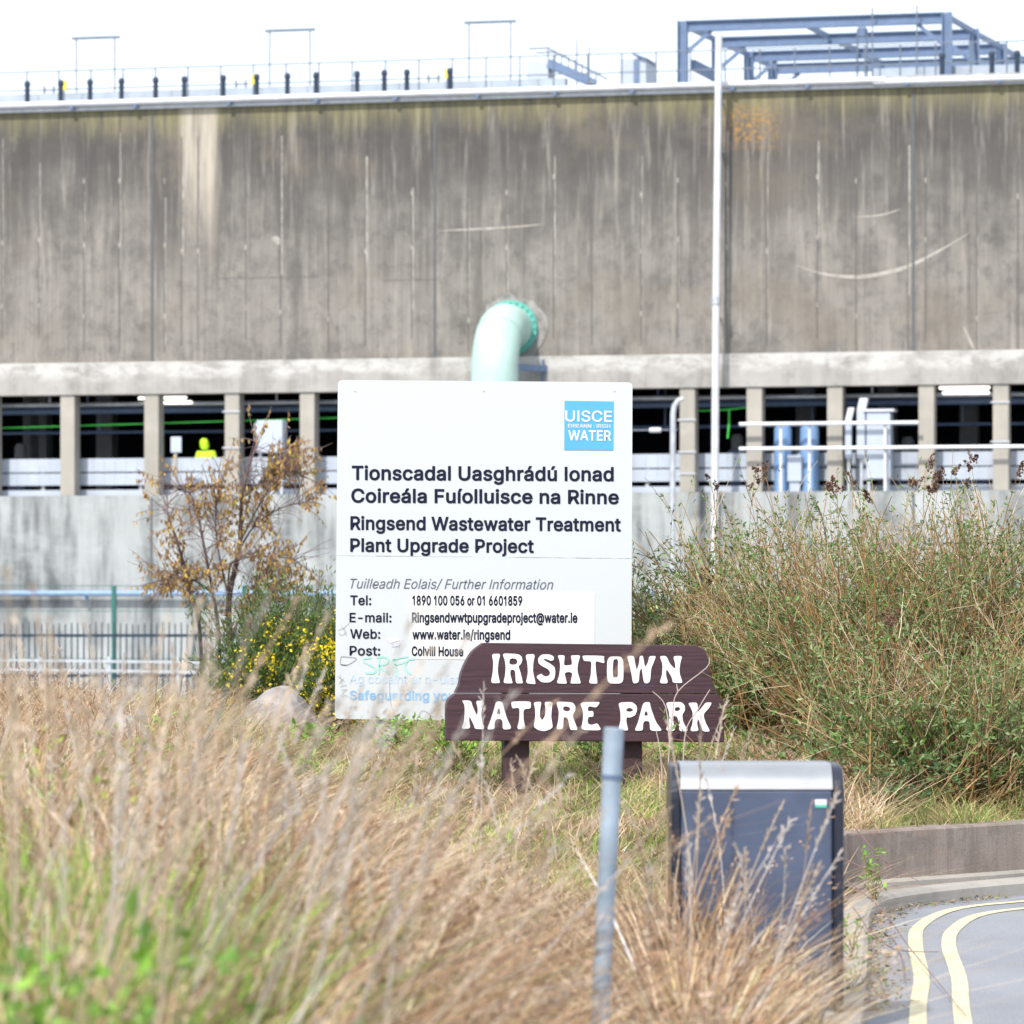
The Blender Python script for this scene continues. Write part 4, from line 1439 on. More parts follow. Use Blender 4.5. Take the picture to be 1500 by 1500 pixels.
# outlines of a plain grotesque alphabet: character | advance | contours (thousandths of the type size)
GLYPHS = r'''
-|453|337,244 337,188 114,188 114,244
.|188|95,-4 78,-1 63,9 53,24 50,41 53,59 63,73 78,83 95,87 113,83 128,73 138,59 141,41 138,24 128,9 113,-1
/|249|235,533 71,-76 14,-76 178,533
0|453|227,-7 174,1 130,24 95,62 69,113 57,155 50,202 48,254 50,306 57,353 69,395 95,447 130,484 174,508 227,516 279,508 323,484 358,447 384,395 396,353 403,306 405,254 403,202 396,155 384,113 359,62 323,24 279,1;227,50 261,56 290,74 313,103 330,144 340,194 344,254 340,314 330,365 313,405 290,435 261,453 227,460 192,453 163,435 140,405 123,365 113,314 109,254 113,194 123,144 140,103 163,74 192,56
1|400|256,509 256,0 192,0 192,430 189,430 76,350 76,415 185,509
5|453|221,-7 178,-2 140,11 108,32 83,60 66,93 60,130 122,130 127,108 138,89 154,73 173,60 196,52 221,50 250,53 276,64 298,82 314,104 324,131 328,162 324,193 314,221 297,244 275,262 248,273 218,277 192,275 167,268 145,258 128,246 67,253 96,509 366,509 366,452 151,452 134,301 155,315 178,325 203,331 229,334 263,330 294,321 321,306 345,285 364,260 379,231 388,199 391,163 385,117 369,76 343,41 309,15 268,-1
6|453|226,-7 182,-1 142,15 109,40 84,74 69,115 64,162 68,199 80,239 102,285 137,340 252,509 322,509 151,261 145,261 154,275 165,288 179,299 196,307 214,312 235,314 278,309 316,295 346,271 370,240 384,201 389,157 384,112 368,73 343,39 310,14 271,-2;226,48 254,52 279,63 299,79 314,101 324,128 327,157 324,187 314,213 299,235 279,251 254,262 226,265 198,262 174,252 153,235 138,214 128,188 125,158 128,128 138,102 153,79 174,63 198,52
8|453|226,-7 178,-2 136,11 101,33 74,62 57,96 52,135 55,166 65,195 81,220 101,241 125,256 153,265 119,282 93,308 76,342 70,380 75,417 90,450 114,477 146,498 184,511 226,516 269,511 306,498 337,477 361,450 377,417 382,380 376,342 359,308 333,282 300,267 327,256 351,241 372,220 387,195 397,166 401,135 395,96 378,62 352,33 317,11 275,-2;226,49 258,52 285,60 307,74 323,91 333,113 337,139 333,165 322,189 305,208 283,223 256,232 226,235 196,232 169,223 147,208 130,189 119,165 115,139 119,113 129,91 145,74 167,60 195,52;226,290 252,292 274,300 293,313 307,330 316,351 319,376 316,399 308,420 294,437 275,449 252,457 226,460 200,457 177,449 159,437 145,420 136,399 133,376 136,351 145,330 159,313 178,300 201,292
9|453|226,516 271,510 310,494 343,468 368,434 384,393 389,347 385,309 373,270 350,224 315,168 200,0 130,0 301,248 307,248 299,234 287,221 273,210 257,202 238,196 218,195 175,199 137,214 106,237 83,269 68,307 64,352 69,397 85,436 110,469 143,494 182,510;226,460 199,457 174,446 154,429 138,407 129,381 125,352 129,322 138,295 154,274 174,257 199,247 226,243 254,247 279,257 299,273 314,295 324,321 327,350 324,381 314,407 299,429 279,446 254,457
:|188|95,-4 78,-1 63,9 53,24 50,41 53,59 63,73 78,83 95,87 113,83 128,73 138,59 141,41 138,24 128,9 113,-1;95,271 78,274 63,284 53,299 50,316 53,334 63,349 78,359 95,362 113,359 128,349 138,334 141,316 138,299 128,284 113,274
@|676|355,-135 307,-133 262,-126 221,-114 167,-88 122,-53 87,-8 61,46 50,87 43,131 40,179 43,226 50,269 61,309 87,363 123,408 167,444 220,470 260,482 303,489 349,492 394,489 435,482 472,469 522,442 562,407 594,366 617,319 631,268 635,215 634,178 631,142 625,107 615,76 599,49 579,28 551,15 517,11 497,12 476,17 457,24 441,36 429,50 423,68 420,68 408,48 388,30 361,17 326,13 285,18 251,35 224,62 204,96 192,137 188,182 193,226 207,265 228,297 257,322 291,338 330,343 360,340 385,331 404,319 416,306 419,306 419,335 474,335 474,110 476,91 485,74 499,63 518,59 540,63 557,76 568,97 576,127 580,166 581,215 577,259 567,301 548,339 523,373 490,402 450,424 402,438 347,442 292,438 242,424 199,402 164,372 135,334 115,289 102,236 98,178 102,119 115,66 135,21 165,-17 201,-46 246,-68 298,-81 357,-85 385,-84 412,-80 436,-75 458,-69 476,-63 489,-59 504,-107 487,-113 464,-120 438,-126 411,-131 383,-134;329,65 359,68 382,78 400,95 412,118 419,148 422,185 419,221 411,249 399,269 381,282 358,289 331,292 305,288 283,277 265,260 252,239 244,213 242,185 244,154 251,125 262,101 279,81 301,69
A|480|16,0 201,509 276,509 463,0 395,0 287,302 276,334 264,372 250,420 232,478 245,478 228,419 213,371 201,333 191,302 85,0;110,142 110,199 370,199 370,142
C|510|267,-7 225,-3 186,7 150,25 119,49 92,79 70,115 53,157 44,203 40,254 44,305 53,352 70,393 92,429 119,459 150,484 186,501 225,512 267,516 305,513 340,504 373,490 402,471 427,447 448,418 463,385 473,348 408,348 401,373 389,395 375,413 357,428 337,440 315,449 292,454 267,456 223,450 184,432 150,403 125,364 109,314 103,254 109,194 125,145 151,105 184,76 223,59 267,53 292,55 315,60 337,69 357,81 375,96 389,114 401,136 408,160 473,160 463,124 448,91 428,62 402,38 373,19 341,5 305,-4
E|419|60,0 60,509 372,509 372,452 125,452 125,286 355,286 355,229 125,229 125,57 375,57 375,0
F|410|60,0 60,509 369,509 369,452 125,452 125,278 346,278 346,221 125,221 125,0
H|517|60,0 60,509 125,509 125,289 392,289 392,509 457,509 457,0 392,0 392,232 125,232 125,0
I|187|63,0 63,509 124,509 124,0
N|523|60,0 60,509 136,509 343,183 352,169 363,151 375,130 388,107 401,82 414,55 405,54 402,81 401,108 400,134 399,157 399,195 399,509 463,509 463,0 387,0 202,290 190,310 177,331 164,354 148,381 108,452 119,454 122,384 123,354 124,328 125,307 125,291 125,0
P|445|60,0 60,509 235,509 289,503 332,487 366,462 390,430 404,391 409,348 404,304 390,265 366,233 332,207 289,191 235,186 109,186 109,242 233,242 269,246 297,256 318,272 333,294 342,319 344,348 342,376 333,402 318,423 297,439 268,449 232,452 125,452 125,0
R|449|60,0 60,509 236,509 290,504 333,489 367,465 390,433 405,395 409,352 405,309 390,271 367,240 333,217 289,203 236,198 96,198 96,255 234,255 269,258 298,267 319,281 334,300 342,324 345,352 342,380 334,405 319,425 298,440 269,449 233,452 125,452 125,0;353,0 230,229 303,229 428,0
S|447|224,-9 172,-4 128,9 91,31 64,60 46,96 38,137 104,137 110,110 123,88 142,71 166,59 194,52 224,49 257,52 286,60 311,74 329,92 341,114 346,139 342,161 332,179 316,193 296,205 272,214 245,222 184,239 128,260 86,289 60,326 52,372 58,413 75,448 102,476 138,498 180,511 227,516 275,511 316,498 351,476 377,449 394,415 401,378 337,378 326,412 302,437 267,453 225,459 194,456 167,448 145,435 129,418 118,398 115,376 119,352 131,334 148,319 169,308 191,300 212,293 264,279 287,272 312,264 336,252 359,238 379,220 395,198 405,171 408,139 403,99 386,64 360,34 323,11 278,-4
T|449|32,452 32,509 417,509 417,452 257,452 257,0 193,0 193,452
U|517|259,-8 203,-2 154,15 114,43 85,80 66,124 60,173 60,509 124,509 124,178 128,144 141,113 160,87 187,68 220,56 259,52 298,56 331,68 357,87 377,113 389,144 393,178 393,509 457,509 457,173 451,124 433,80 403,43 363,15 315,-2
W|686|155,0 16,509 82,509 163,196 170,171 175,145 181,120 187,94 192,67 197,40 189,40 194,67 200,94 205,120 211,145 218,171 224,196 306,509 380,509 462,196 468,171 474,145 480,120 486,94 492,67 497,40 488,40 493,67 499,94 504,120 510,145 523,196 603,509 670,509 530,0 455,0 368,323 359,356 351,391 344,431 336,475 350,475 342,433 335,395 327,359 318,323 230,0
a|389|160,-9 126,-5 94,5 68,22 48,45 35,73 30,108 34,138 43,161 58,179 78,193 100,203 125,211 152,216 178,220 209,224 234,227 252,230 265,235 273,243 276,255 273,279 267,297 256,311 240,322 220,329 196,331 171,329 149,322 132,313 118,301 107,288 100,274 41,291 57,322 79,346 104,364 133,375 163,382 194,384 215,383 239,379 263,372 286,360 306,343 322,320 333,290 337,251 337,0 277,0 277,52 272,52 264,38 252,25 236,12 215,1 190,-6;170,45 202,49 228,59 248,74 263,93 272,115 276,138 276,190 270,186 259,182 246,179 231,176 216,173 200,171 175,168 154,164 134,159 117,150 103,139 95,124 92,105 94,87 102,72 114,61 130,52 149,47
b|424|229,-8 198,-5 172,4 153,17 138,31 127,46 118,59 112,59 112,0 53,0 53,509 114,509 114,319 118,319 127,331 137,346 152,360 171,373 197,381 229,384 274,378 313,361 345,332 370,293 385,245 390,189 385,133 370,84 346,45 313,16 274,-2;220,47 253,51 279,66 301,88 316,117 325,151 328,189 325,227 316,261 301,290 280,311 253,325 220,330 188,325 161,312 140,291 125,263 116,229 113,189 116,150 125,115 140,86 162,65 188,51
c|396|207,-8 159,-2 117,16 82,46 56,85 40,133 34,187 40,243 56,291 82,330 117,360 159,378 207,384 234,383 260,377 284,368 305,356 324,341 340,322 353,301 362,277 303,262 298,276 290,289 281,301 270,311 257,319 242,325 226,329 207,330 173,325 145,310 124,287 108,258 99,224 96,187 99,151 108,117 124,89 145,66 173,51 207,46 226,48 243,52 258,58 271,66 282,76 292,89 299,102 304,117 363,102 354,78 341,56 325,37 306,21 285,9 261,-1 235,-6
d|424|195,-8 151,-2 111,16 79,45 55,84 39,133 34,189 39,245 55,293 79,332 112,361 151,378 196,384 228,381 253,373 272,360 287,346 298,331 306,319 311,319 311,509 372,509 372,0 313,0 313,59 307,59 298,46 287,31 272,17 252,4 227,-5;205,47 236,51 263,65 284,86 299,115 309,150 312,189 309,229 300,263 284,291 263,312 237,325 205,330 172,325 145,311 124,290 108,261 99,227 96,189 99,151 109,117 124,88 145,66 172,51
e|404|212,-8 161,-2 117,16 82,46 56,85 40,132 34,187 39,242 55,290 81,329 115,359 157,378 205,384 236,382 266,374 294,361 319,341 341,315 357,282 368,242 371,194 371,169 75,169 75,221 338,221 310,202 307,237 298,269 283,294 263,314 237,326 205,330 173,326 146,313 125,294 109,270 99,241 96,211 96,178 100,139 110,106 128,80 151,61 179,50 212,46 234,48 254,53 271,61 285,73 297,88 306,105 365,91 353,63 335,39 311,19 283,4 249,-5
f|254|228,379 228,327 6,327 6,379;81,0 81,432 84,461 96,486 113,505 135,519 161,527 187,530 207,529 222,527 234,524 243,521 227,468 215,472 206,473 195,474 171,470 154,460 145,443 142,419 142,0
g|425|207,-151 168,-148 134,-140 105,-127 82,-110 64,-91 51,-69 101,-41 110,-53 122,-66 136,-78 154,-88 178,-95 207,-97 249,-92 282,-75 304,-47 311,-6 311,68 306,68 298,56 287,41 272,28 252,16 227,8 195,5 152,10 113,27 80,53 55,90 39,136 34,191 39,246 55,293 80,332 112,361 152,378 196,384 228,382 253,373 273,360 288,346 299,331 308,319 313,319 313,379 372,379 372,-9 367,-54 350,-90 324,-117 291,-136 251,-147;205,59 237,63 264,75 285,95 300,121 309,154 312,193 309,231 300,264 285,291 264,312 237,325 205,330 172,325 145,312 124,290 109,262 99,229 96,193 99,155 109,123 124,96 145,76 172,63
h|410|114,227 114,0 53,0 53,509 114,509 114,287 102,287 124,332 152,362 187,379 227,384 264,380 295,369 321,349 341,321 353,285 357,240 357,0 296,0 296,235 290,275 273,304 246,323 210,329 184,326 161,317 141,303 126,283 117,257
i|167|53,0 53,379 114,379 114,0;84,443 67,446 54,455 44,468 41,483 44,499 54,512 67,521 84,524 100,521 114,512 123,499 126,483 123,468 114,455 100,446
j|167|53,379 114,379 114,-30 111,-63 102,-90 86,-113 65,-129 37,-139 4,-143 -10,-143 -10,-87 2,-87 25,-83 40,-72 50,-54 53,-29;83,443 67,446 53,455 44,468 41,483 44,499 53,512 67,521 83,524 100,521 114,512 123,499 126,483 123,468 114,455 100,446
l|167|53,0 53,515 114,515 114,0
m|610|53,0 53,379 112,379 112,295 108,295 118,323 132,346 151,363 172,376 195,384 219,386 257,380 287,361 309,331 321,295 312,295 322,321 337,343 357,361 381,375 407,383 437,386 468,383 497,372 522,354 541,328 553,296 557,255 557,0 496,0 496,254 490,289 473,313 447,326 419,330 395,328 374,320 358,307 345,290 338,270 335,247 335,0 274,0 274,260 269,288 253,311 229,326 199,330 178,328 158,320 140,307 126,289 117,266 114,238 114,0
n|410|114,227 114,0 53,0 53,379 112,379 112,287 102,287 124,332 152,362 187,379 227,384 264,380 295,369 321,349 341,321 353,285 357,240 357,0 296,0 296,235 290,275 273,304 246,323 210,329 184,326 161,317 141,303 126,283 117,257
o|415|207,-8 159,-2 117,16 82,46 56,85 40,133 34,187 40,243 56,291 82,330 117,360 159,378 207,384 256,378 299,360 333,330 359,291 376,243 381,187 376,133 359,85 333,46 299,16 256,-2;207,46 242,51 270,66 292,89 307,117 316,151 319,187 316,224 307,258 292,287 270,310 242,325 207,330 173,325 145,310 124,287 108,258 99,224 96,187 99,151 108,117 124,89 145,66 173,51
p|424|53,-143 53,379 112,379 112,319 118,319 126,331 137,346 152,360 171,373 197,381 229,384 274,378 313,361 345,332 370,293 385,245 390,189 385,133 370,84 346,45 313,16 274,-2 229,-8 198,-5 173,4 153,17 138,31 127,46 118,59 114,59 114,-143;220,47 253,51 279,66 301,88 316,117 325,151 328,189 325,227 316,261 301,290 280,311 253,325 220,330 188,325 161,312 140,291 125,263 116,229 113,189 116,150 125,115 140,86 162,65 188,51
r|259|53,0 53,379 112,379 112,321 115,321 130,347 152,367 181,380 213,385 229,384 243,384 243,322 230,324 219,325 207,326 182,323 159,315 140,301 126,284 117,262 114,237 114,0
s|365|182,-8 145,-5 112,3 84,18 62,38 45,63 36,94 94,107 105,79 124,60 150,49 181,45 217,50 244,62 262,81 268,103 265,121 254,136 237,147 212,155 149,170 104,186 72,208 53,237 47,274 51,305 65,332 87,354 115,370 149,381 187,384 223,381 254,372 279,358 299,339 314,316 324,290 268,277 258,298 243,316 219,328 187,333 156,329 131,317 114,299 109,277 112,258 124,243 144,232 172,223 229,209 275,194 306,171 325,142 331,107 326,75 312,47 290,24 260,6 223,-5
t|227|204,379 204,327 6,327 6,379;65,471 126,471 126,98 128,76 136,61 150,53 170,50 185,51 202,54 213,2 203,-1 192,-3 180,-4 168,-4 125,2 92,21 72,52 65,93
u|410|182,-5 146,-1 115,11 89,31 69,59 57,95 53,139 53,379 114,379 114,144 119,105 137,75 164,56 200,50 226,53 249,62 268,77 283,97 293,122 296,153 296,379 357,379 357,0 298,0 298,92 307,92 286,47 257,17 222,0
v|389|163,0 17,379 84,379 165,155 177,121 187,87 196,53 206,21 184,21 194,53 203,87 213,121 224,155 305,379 371,379 226,0
w|567|138,0 23,379 87,379 133,214 143,177 154,137 165,91 175,41 165,41 175,90 186,135 196,176 206,214 252,379 316,379 362,214 371,176 382,136 392,91 402,41 391,41 402,90 413,135 423,176 434,214 480,379 545,379 429,0 368,0 319,172 305,225 297,252 291,280 277,338 291,338 277,280 270,252 263,225 255,198 248,172 199,0
y|389|47,-139 61,-86 71,-87 88,-90 104,-89 118,-84 130,-74 141,-58 151,-36 163,-1 17,379 84,379 165,155 177,121 187,87 196,53 206,21 184,21 193,53 202,87 212,121 224,155 305,379 371,379 204,-58 191,-85 177,-107 159,-124 139,-136 117,-143 91,-145 77,-145 65,-143 54,-141
É|419|60,0 60,509 372,509 372,452 125,452 125,286 355,286 355,229 125,229 125,57 375,57 375,0;191,558 239,659 307,659 241,558
á|389|160,-9 126,-5 94,5 68,22 48,45 35,73 30,108 34,138 43,161 58,179 78,193 100,203 125,211 152,216 178,220 209,224 234,227 252,230 265,235 273,243 276,255 273,279 267,297 256,311 240,322 220,329 196,331 171,329 149,322 132,313 118,301 107,288 100,274 41,291 57,322 79,346 104,364 133,375 163,382 194,384 215,383 239,379 263,372 286,360 306,343 322,320 333,290 337,251 337,0 277,0 277,52 272,52 264,38 252,25 236,12 215,1 190,-6;170,45 202,49 228,59 248,74 263,93 272,115 276,138 276,190 270,186 259,182 246,179 231,176 216,173 200,171 175,168 154,164 134,159 117,150 103,139 95,124 92,105 94,87 102,72 114,61 130,52 149,47;162,429 210,529 278,529 212,429
í|167|53,0 53,379 114,379 114,0;57,429 104,529 173,529 107,429
ú|410|182,-5 146,-1 115,11 89,31 69,59 57,95 53,139 53,379 114,379 114,144 119,105 137,75 164,56 200,50 226,53 249,62 268,77 283,97 293,122 296,153 296,379 357,379 357,0 298,0 298,92 307,92 286,47 257,17 222,0;178,429 226,529 294,529 228,429
 |188|
'''
GL = {}
for ln in GLYPHS.strip('\n').split('\n'):
    ch, adv, rest = ln[0], *ln[2:].split('|')
    GL[ch] = (int(adv) / 1000, [[tuple(int(q) / 1000 for q in p.split(',')) for p in ring.split(' ')] for ring in rest.split(';') if ring])
_tcache = {}


def glyph_mesh(ch, off):
    if (ch, off) not in _tcache:
        cu = bpy.data.curves.new('glyph', 'CURVE')
        cu.dimensions = '2D'
        cu.fill_mode = 'BOTH'
        for ring in GL[ch][1]:
            spn = cu.splines.new('POLY')
            spn.points.add(len(ring) - 1)
            for q, p in zip(spn.points, ring):
                q.co = (p[0], p[1], 0, 1)
            spn.use_cyclic_u = True
        ob = bpy.data.objects.new('glyph', cu)
        COL.objects.link(ob)
        dg = bpy.context.evaluated_depsgraph_get()
        dg.update()
        me = bpy.data.meshes.new_from_object(ob.evaluated_get(dg))
        bpy.data.objects.remove(ob)
        bpy.data.curves.remove(cu)
        gv, gf = [tuple(v.co) for v in me.vertices], [tuple(p_.vertices) for p_ in me.polygons]
        bpy.data.meshes.remove(me)
        if off > 0:                                   # heavier weight: a stroke along every contour
            for ring in GL[ch][1]:
                for i in range(len(ring)):
                    p, q = Vector(ring[i]), Vector(ring[(i + 1) % len(ring)])
                    d = (q - p).normalized()
                    nn = Vector((-d.y, d.x)) * off
                    p, q = p - d * off * .55, q + d * off * .55
                    zz_, o_ = .05 + .03 * (i % 5), len(gv)
                    gv += [(r.x, r.y, zz_) for r in (p - nn, q - nn, q + nn, p + nn)]
                    gf.append((o_, o_ + 1, o_ + 2, o_ + 3))
        _tcache[(ch, off)] = (gv, gf)
    return _tcache[(ch, off)]


def text_mesh(s, off):
    vs, fs, x = [], [], 0.0
    for ch in s:
        if GL[ch][1]:
            gv, gf = glyph_mesh(ch, off)
            o_ = len(vs)
            vs += [(a + x, c, zq) for a, c, zq in gv]
            fs += [tuple(o_ + k for k in f) for f in gf]
        x += GL[ch][0] + off * .5
    return np.array(vs), fs


def text(s, x0, x1, yb0, yb1, ycap, mat, parent, bold=0.0, shear=0.0, off=.003, fit=None, ref='H', name='lettering'):
    """one line of writing fitted between photo columns x0..x1 on the baseline yb0..yb1"""
    vs, fs = text_mesh(s, bold)
    fv = text_mesh(fit, bold)[0] if fit else vs
    H = text_mesh(ref, bold)[0]
    cap = H[:, 1].max() - max(0, H[:, 1].min())
    xa, xb = fv[:, 0].min(), fv[:, 0].max()
    shx = shear * cap
    b = MB()
    out = []
    for x, y, z in vs:
        f_ = (x - xa) / (xb - xa)
        yb = yb0 + (yb1 - yb0) * f_
        py = yb - y / cap * (yb0 - ycap)
        px = x0 + (x1 - x0) * f_ + shear * (yb - py)
        out.append(PB(px, py, off + z * .004))
    b.add(out, fs)
    return b.build(name, mat, parent)


BO = 0.022
text('Tionscadal Uasghrádú Ionad', 515.3, 899, 702.4, 704.3, 682, M_NAVY, brd, BO)
text('Coireála Fuíolluisce na Rinne', 514.5, 906.5, 735.5, 737.8, 715.5, M_NAVY, brd, BO)
text('Ringsend Wastewater Treatment', 513.2, 909.5, 775.4, 777.8, 756, M_NAVY, brd, BO)
text('Plant Upgrade Project', 513, 782, 807.6, 809.2, 788.4, M_NAVY, brd, BO)
text('Tuilleadh Eolais/ Further Information', 510, 808.5, 861.8, 863.3, 847.6, M_GREYT, brd, 0.0, .25)
text('Tel:', 513, 543.8, 886, 886, 872, M_NAVY, brd, BO * .8)
text('E-mail:', 512, 573.5, 911, 911.3, 897.5, M_NAVY, brd, BO * .8)
text('Web:', 512.8, 557, 935, 935.3, 921.4, M_NAVY, brd, BO * .8)
text('Post:', 512, 557, 959.8, 960, 946, M_NAVY, brd, BO * .8)
for s_, xa, xb, yb, yc in (('1890 100 056 or 01 6601859', 604, 765, 886, 872.2), ('Ringsendwwtpupgradeproject@water.ie', 603.3, 845.8, 911.2, 897), ('www.water.ie/ringsend', 604, 747.4, 936, 922), ('Colvill House', 603, 678.7, 960.2, 946.5)):
    text(s_, xa, xb, yb, yb + .6, yc, M_NAVY, brd, .026, off=.006)
text('Ag cosaint ár n-uisce', 512, 665.5, 1000.8, 1001.6, 988, M_LBLUE, brd, 0.0, fit='Ag cosaint ár n-uis')
text('Safeguarding your water', 512, 655.5, 1024.6, 1025.4, 1011.4, M_MBLUE, brd, .018, fit='Safeguarding yo')
b = MB()
b.prism([PB(x, y, .003) for x, y in ((599.6, 866), (871, 868), (870.5, 967), (599, 965.5))], (0, .002, 0))
b.build('patch', M_SIGNW, brd)
b = MB()
b.prism([PB(x, y, .004) for x, y in ((827, 587), (899, 588), (898.3, 659.5), (826.5, 659))], (0, .003, 0))
logo = b.build('logo', M_LOGO, brd)
text('UISCE', 828, 896.5, 617, 617.6, 601.2, M_SIGNW, logo, .012, off=.007)
text('ÉIREANN : IRISH', 832, 894, 626.2, 626.8, 621, M_SIGNW, logo, .014, off=.007)
text('WATER', 832.5, 895, 644.6, 645.2, 630, M_SIGNW, logo, .016, off=.007)


def zpx(p):
    return (480 + p[0] / 6.524, 830 + p[1] / 6.524)


def pen(strokes, wd, mat, name):
    bb = MB()
    for st in strokes:
        pts = [zpx(p) for p in st]
        pts = catmull(pts, 5)
        P = [PB(p.x, p.y, .004) for p in pts]
        n = len(P)
        vs = []
        for i in range(n):
            d = (P[min(i + 1, n - 1)] - P[max(i - 1, 0)]).normalized()
            nn = Vector((-d.z, 0, d.x)) * wd / 2
            vs += [P[i] - nn, P[i] + nn]
        bb.add(vs, [(2 * i, 2 * i + 1, 2 * i + 3, 2 * i + 2) for i in range(n - 1)])
    return bb.build(name, mat, brd)


pen([[(415, 872), (345, 882), (355, 915), (440, 960), (455, 1000), (430, 1020), (360, 1015)], [(492, 870), (488, 1030)], [(470, 872), (540, 862), (580, 890), (560, 930), (495, 950), (590, 1022)],
     [(640, 885), (655, 1050)], [(615, 895), (690, 872), (770, 860)], [(642, 938), (745, 912)], [(830, 882), (770, 892), (738, 950), (760, 1005), (800, 1030)]], .011, M_GRAF, 'graffiti')
pen([[(100, 610), (150, 590), (175, 630), (130, 655), (105, 630)], [(150, 590), (210, 535)], [(130, 560), (180, 660)], [(95, 1045), (160, 1100)], [(150, 1070), (105, 1120)], [(115, 1030), (140, 1140)], [(120, 1150), (180, 1130)],
     [(130, 1180), (185, 1175), (140, 1215), (190, 1240)], [(120, 1225), (160, 1255)], [(590, 1100), (600, 1290), (640, 1430)], [(860, 1440), (910, 1375), (1010, 1440)]], .003, M_PEN, 'scribble')
pen([[(125, 858), (265, 872), (255, 900), (185, 938), (122, 930), (127, 862)], [(125, 936), (190, 944)]], .005, M_PEN, 'sticker_outline')
b = MB()
for q in (((612, 745), (690, 722), (688, 762), (618, 768)), ((560, 690), (640, 680), (690, 705), (600, 730))):
    b.prism([PB(*zpx(p), .004 if q[0][0] > 600 else .0035) for p in q], (0, .001, 0), 0 if q[0][0] > 600 else 1)
b.build('torn_sticker', [plain('torn_sticker_print', (0.42, 0.43, 0.55), .6, var=.5, scale=40), M_SIGNW], brd)
b = MB()
for px in (520, 708, 900):
    for py in (572, 1035):
        q = PB(px, py)
        b.tube([q, q + Vector((0, -.004, 0))], .008, 8)
b.build('rivet', M_SIGN, brd)

# ------------------------------------------------------------------ brown park sign
PS = Plane(857, 26.0, R(9))


def stained_wood():
    m, n, l, p = new_mat('maroon_stained_timber')
    g = NG(m)
    tc = n.new('ShaderNodeTexCoord')
    v = tc.outputs['Object']
    gr = g.noise(v, (2.5, 2.5, 55), 1, 8, 0.65)
    g2 = g.noise(v, (1.2, 1.2, 140), 1, 5, 0.6)
    cl = g.noise(v, (3, 3, 3), 1, 5, 0.6)
    c = g.mix(g.rng(gr, 0.32, 0.68), (0.030, 0.0115, 0.018), (0.060, 0.025, 0.035))
    c = g.mix(g.op('MULTIPLY', g.rng(g2, 0.6, 0.75), 0.5), c, (0.095, 0.052, 0.066))
    c = g.mix(g.op('MULTIPLY', g.rng(cl, 0.6, 0.75), 0.5), c, (0.060, 0.040, 0.095))
    l.new(c, p.inputs['Base Color'])
    p.inputs['Roughness'].default_value = 0.55
    g.bump(gr, p, 0.5, 0.006)
    return m


M_WOOD = stained_wood()
M_WOODP = plain('maroon_post_timber', (0.042, 0.018, 0.022), 0.7, var=.3, scale=12, bump=.4)
M_LETTER = plain('white_painted_letters', (0.70, 0.70, 0.71), 0.5, var=.10, scale=25)
sb = PS(857, 1190)
sb.z = 0.30
prk = thing('park_sign', 'maroon timber nature park sign with white carved style letters on two posts', 'sign', sb)


def c2(x, y):
    return (640 + x / 3.409, 920 + y / 3.409)


nrm = Vector((PS.n.x, PS.n.y, 0))
THK = -nrm * .085
up_pts = [c2(*p) for p in [(92, 324)]] + [c2(p.x, p.y) for p in catmull([(92, 322), (112, 280), (122, 225), (150, 160), (182, 112), (232, 74)], 5)][1:] + [c2(*p) for p in [(1285, 86)]] + [c2(p.x, p.y) for p in catmull([(1300, 90), (1325, 102), (1345, 125), (1358, 180), (1372, 245), (1388, 300), (1400, 328)], 4)]
lo_pts = [c2(p.x, p.y) for p in catmull([(90, 327), (70, 343), (56, 358), (48, 384)], 4)] + [c2(*p) for p in [(47, 470), (46, 562)]] + [c2(*p) for p in [(1434, 571), (1439, 375), (1428, 358), (1400, 331)]]
b = MB()
b.prism([PS(*p) for p in up_pts], THK)
b.build('upper_plank', M_WOOD, prk, bevel=.006)
b = MB()
b.prism([PS(*p) for p in lo_pts], THK)
b.build('lower_plank', M_WOOD, prk, bevel=.006)
b = MB()
b.prism([PS(*c2(*p), .0015) for p in ((1335, 497), (1436, 499), (1436, 502), (1380, 501))], nrm * -.004)
b.build('crack', M_GROOVE, prk)
for xa, xb in ((742, 779), (919, 945)):
    b = MB()
    p, q = PS(xa, 1100), PS(xb, 1100)
    if xa == 919:
        p = PS(917, 1100)
        q = PS(945, 1100)
    o_ = -nrm
    vs = []
    for z in (.1, PS(xa, 960).z):
        for r_, d in ((p, .09), (q, .09), (q, .22), (p, .22)):
            vs.append(Vector((r_.x, r_.y, z)) + o_ * d)
    b.hexa(vs)
    b.build('post', M_WOODP, prk, bevel=.012)


def chaikin(pts, n=2):
    for _ in range(n):
        out = []
        for i in range(len(pts)):
            a, c = Vector(pts[i]), Vector(pts[(i + 1) % len(pts)])
            out += [a * .82 + c * .18, a * .18 + c * .82]
        pts = out
    return pts


def za(x, y):
    return (700 + x / 7.5, 940 + y / 7.5)


def zb(x, y):
    return (860 + x / 7.143, 940 + y / 7.143)


def zc_(x, y):
    return (640 + x / 8.82, 930 + y / 8.82)


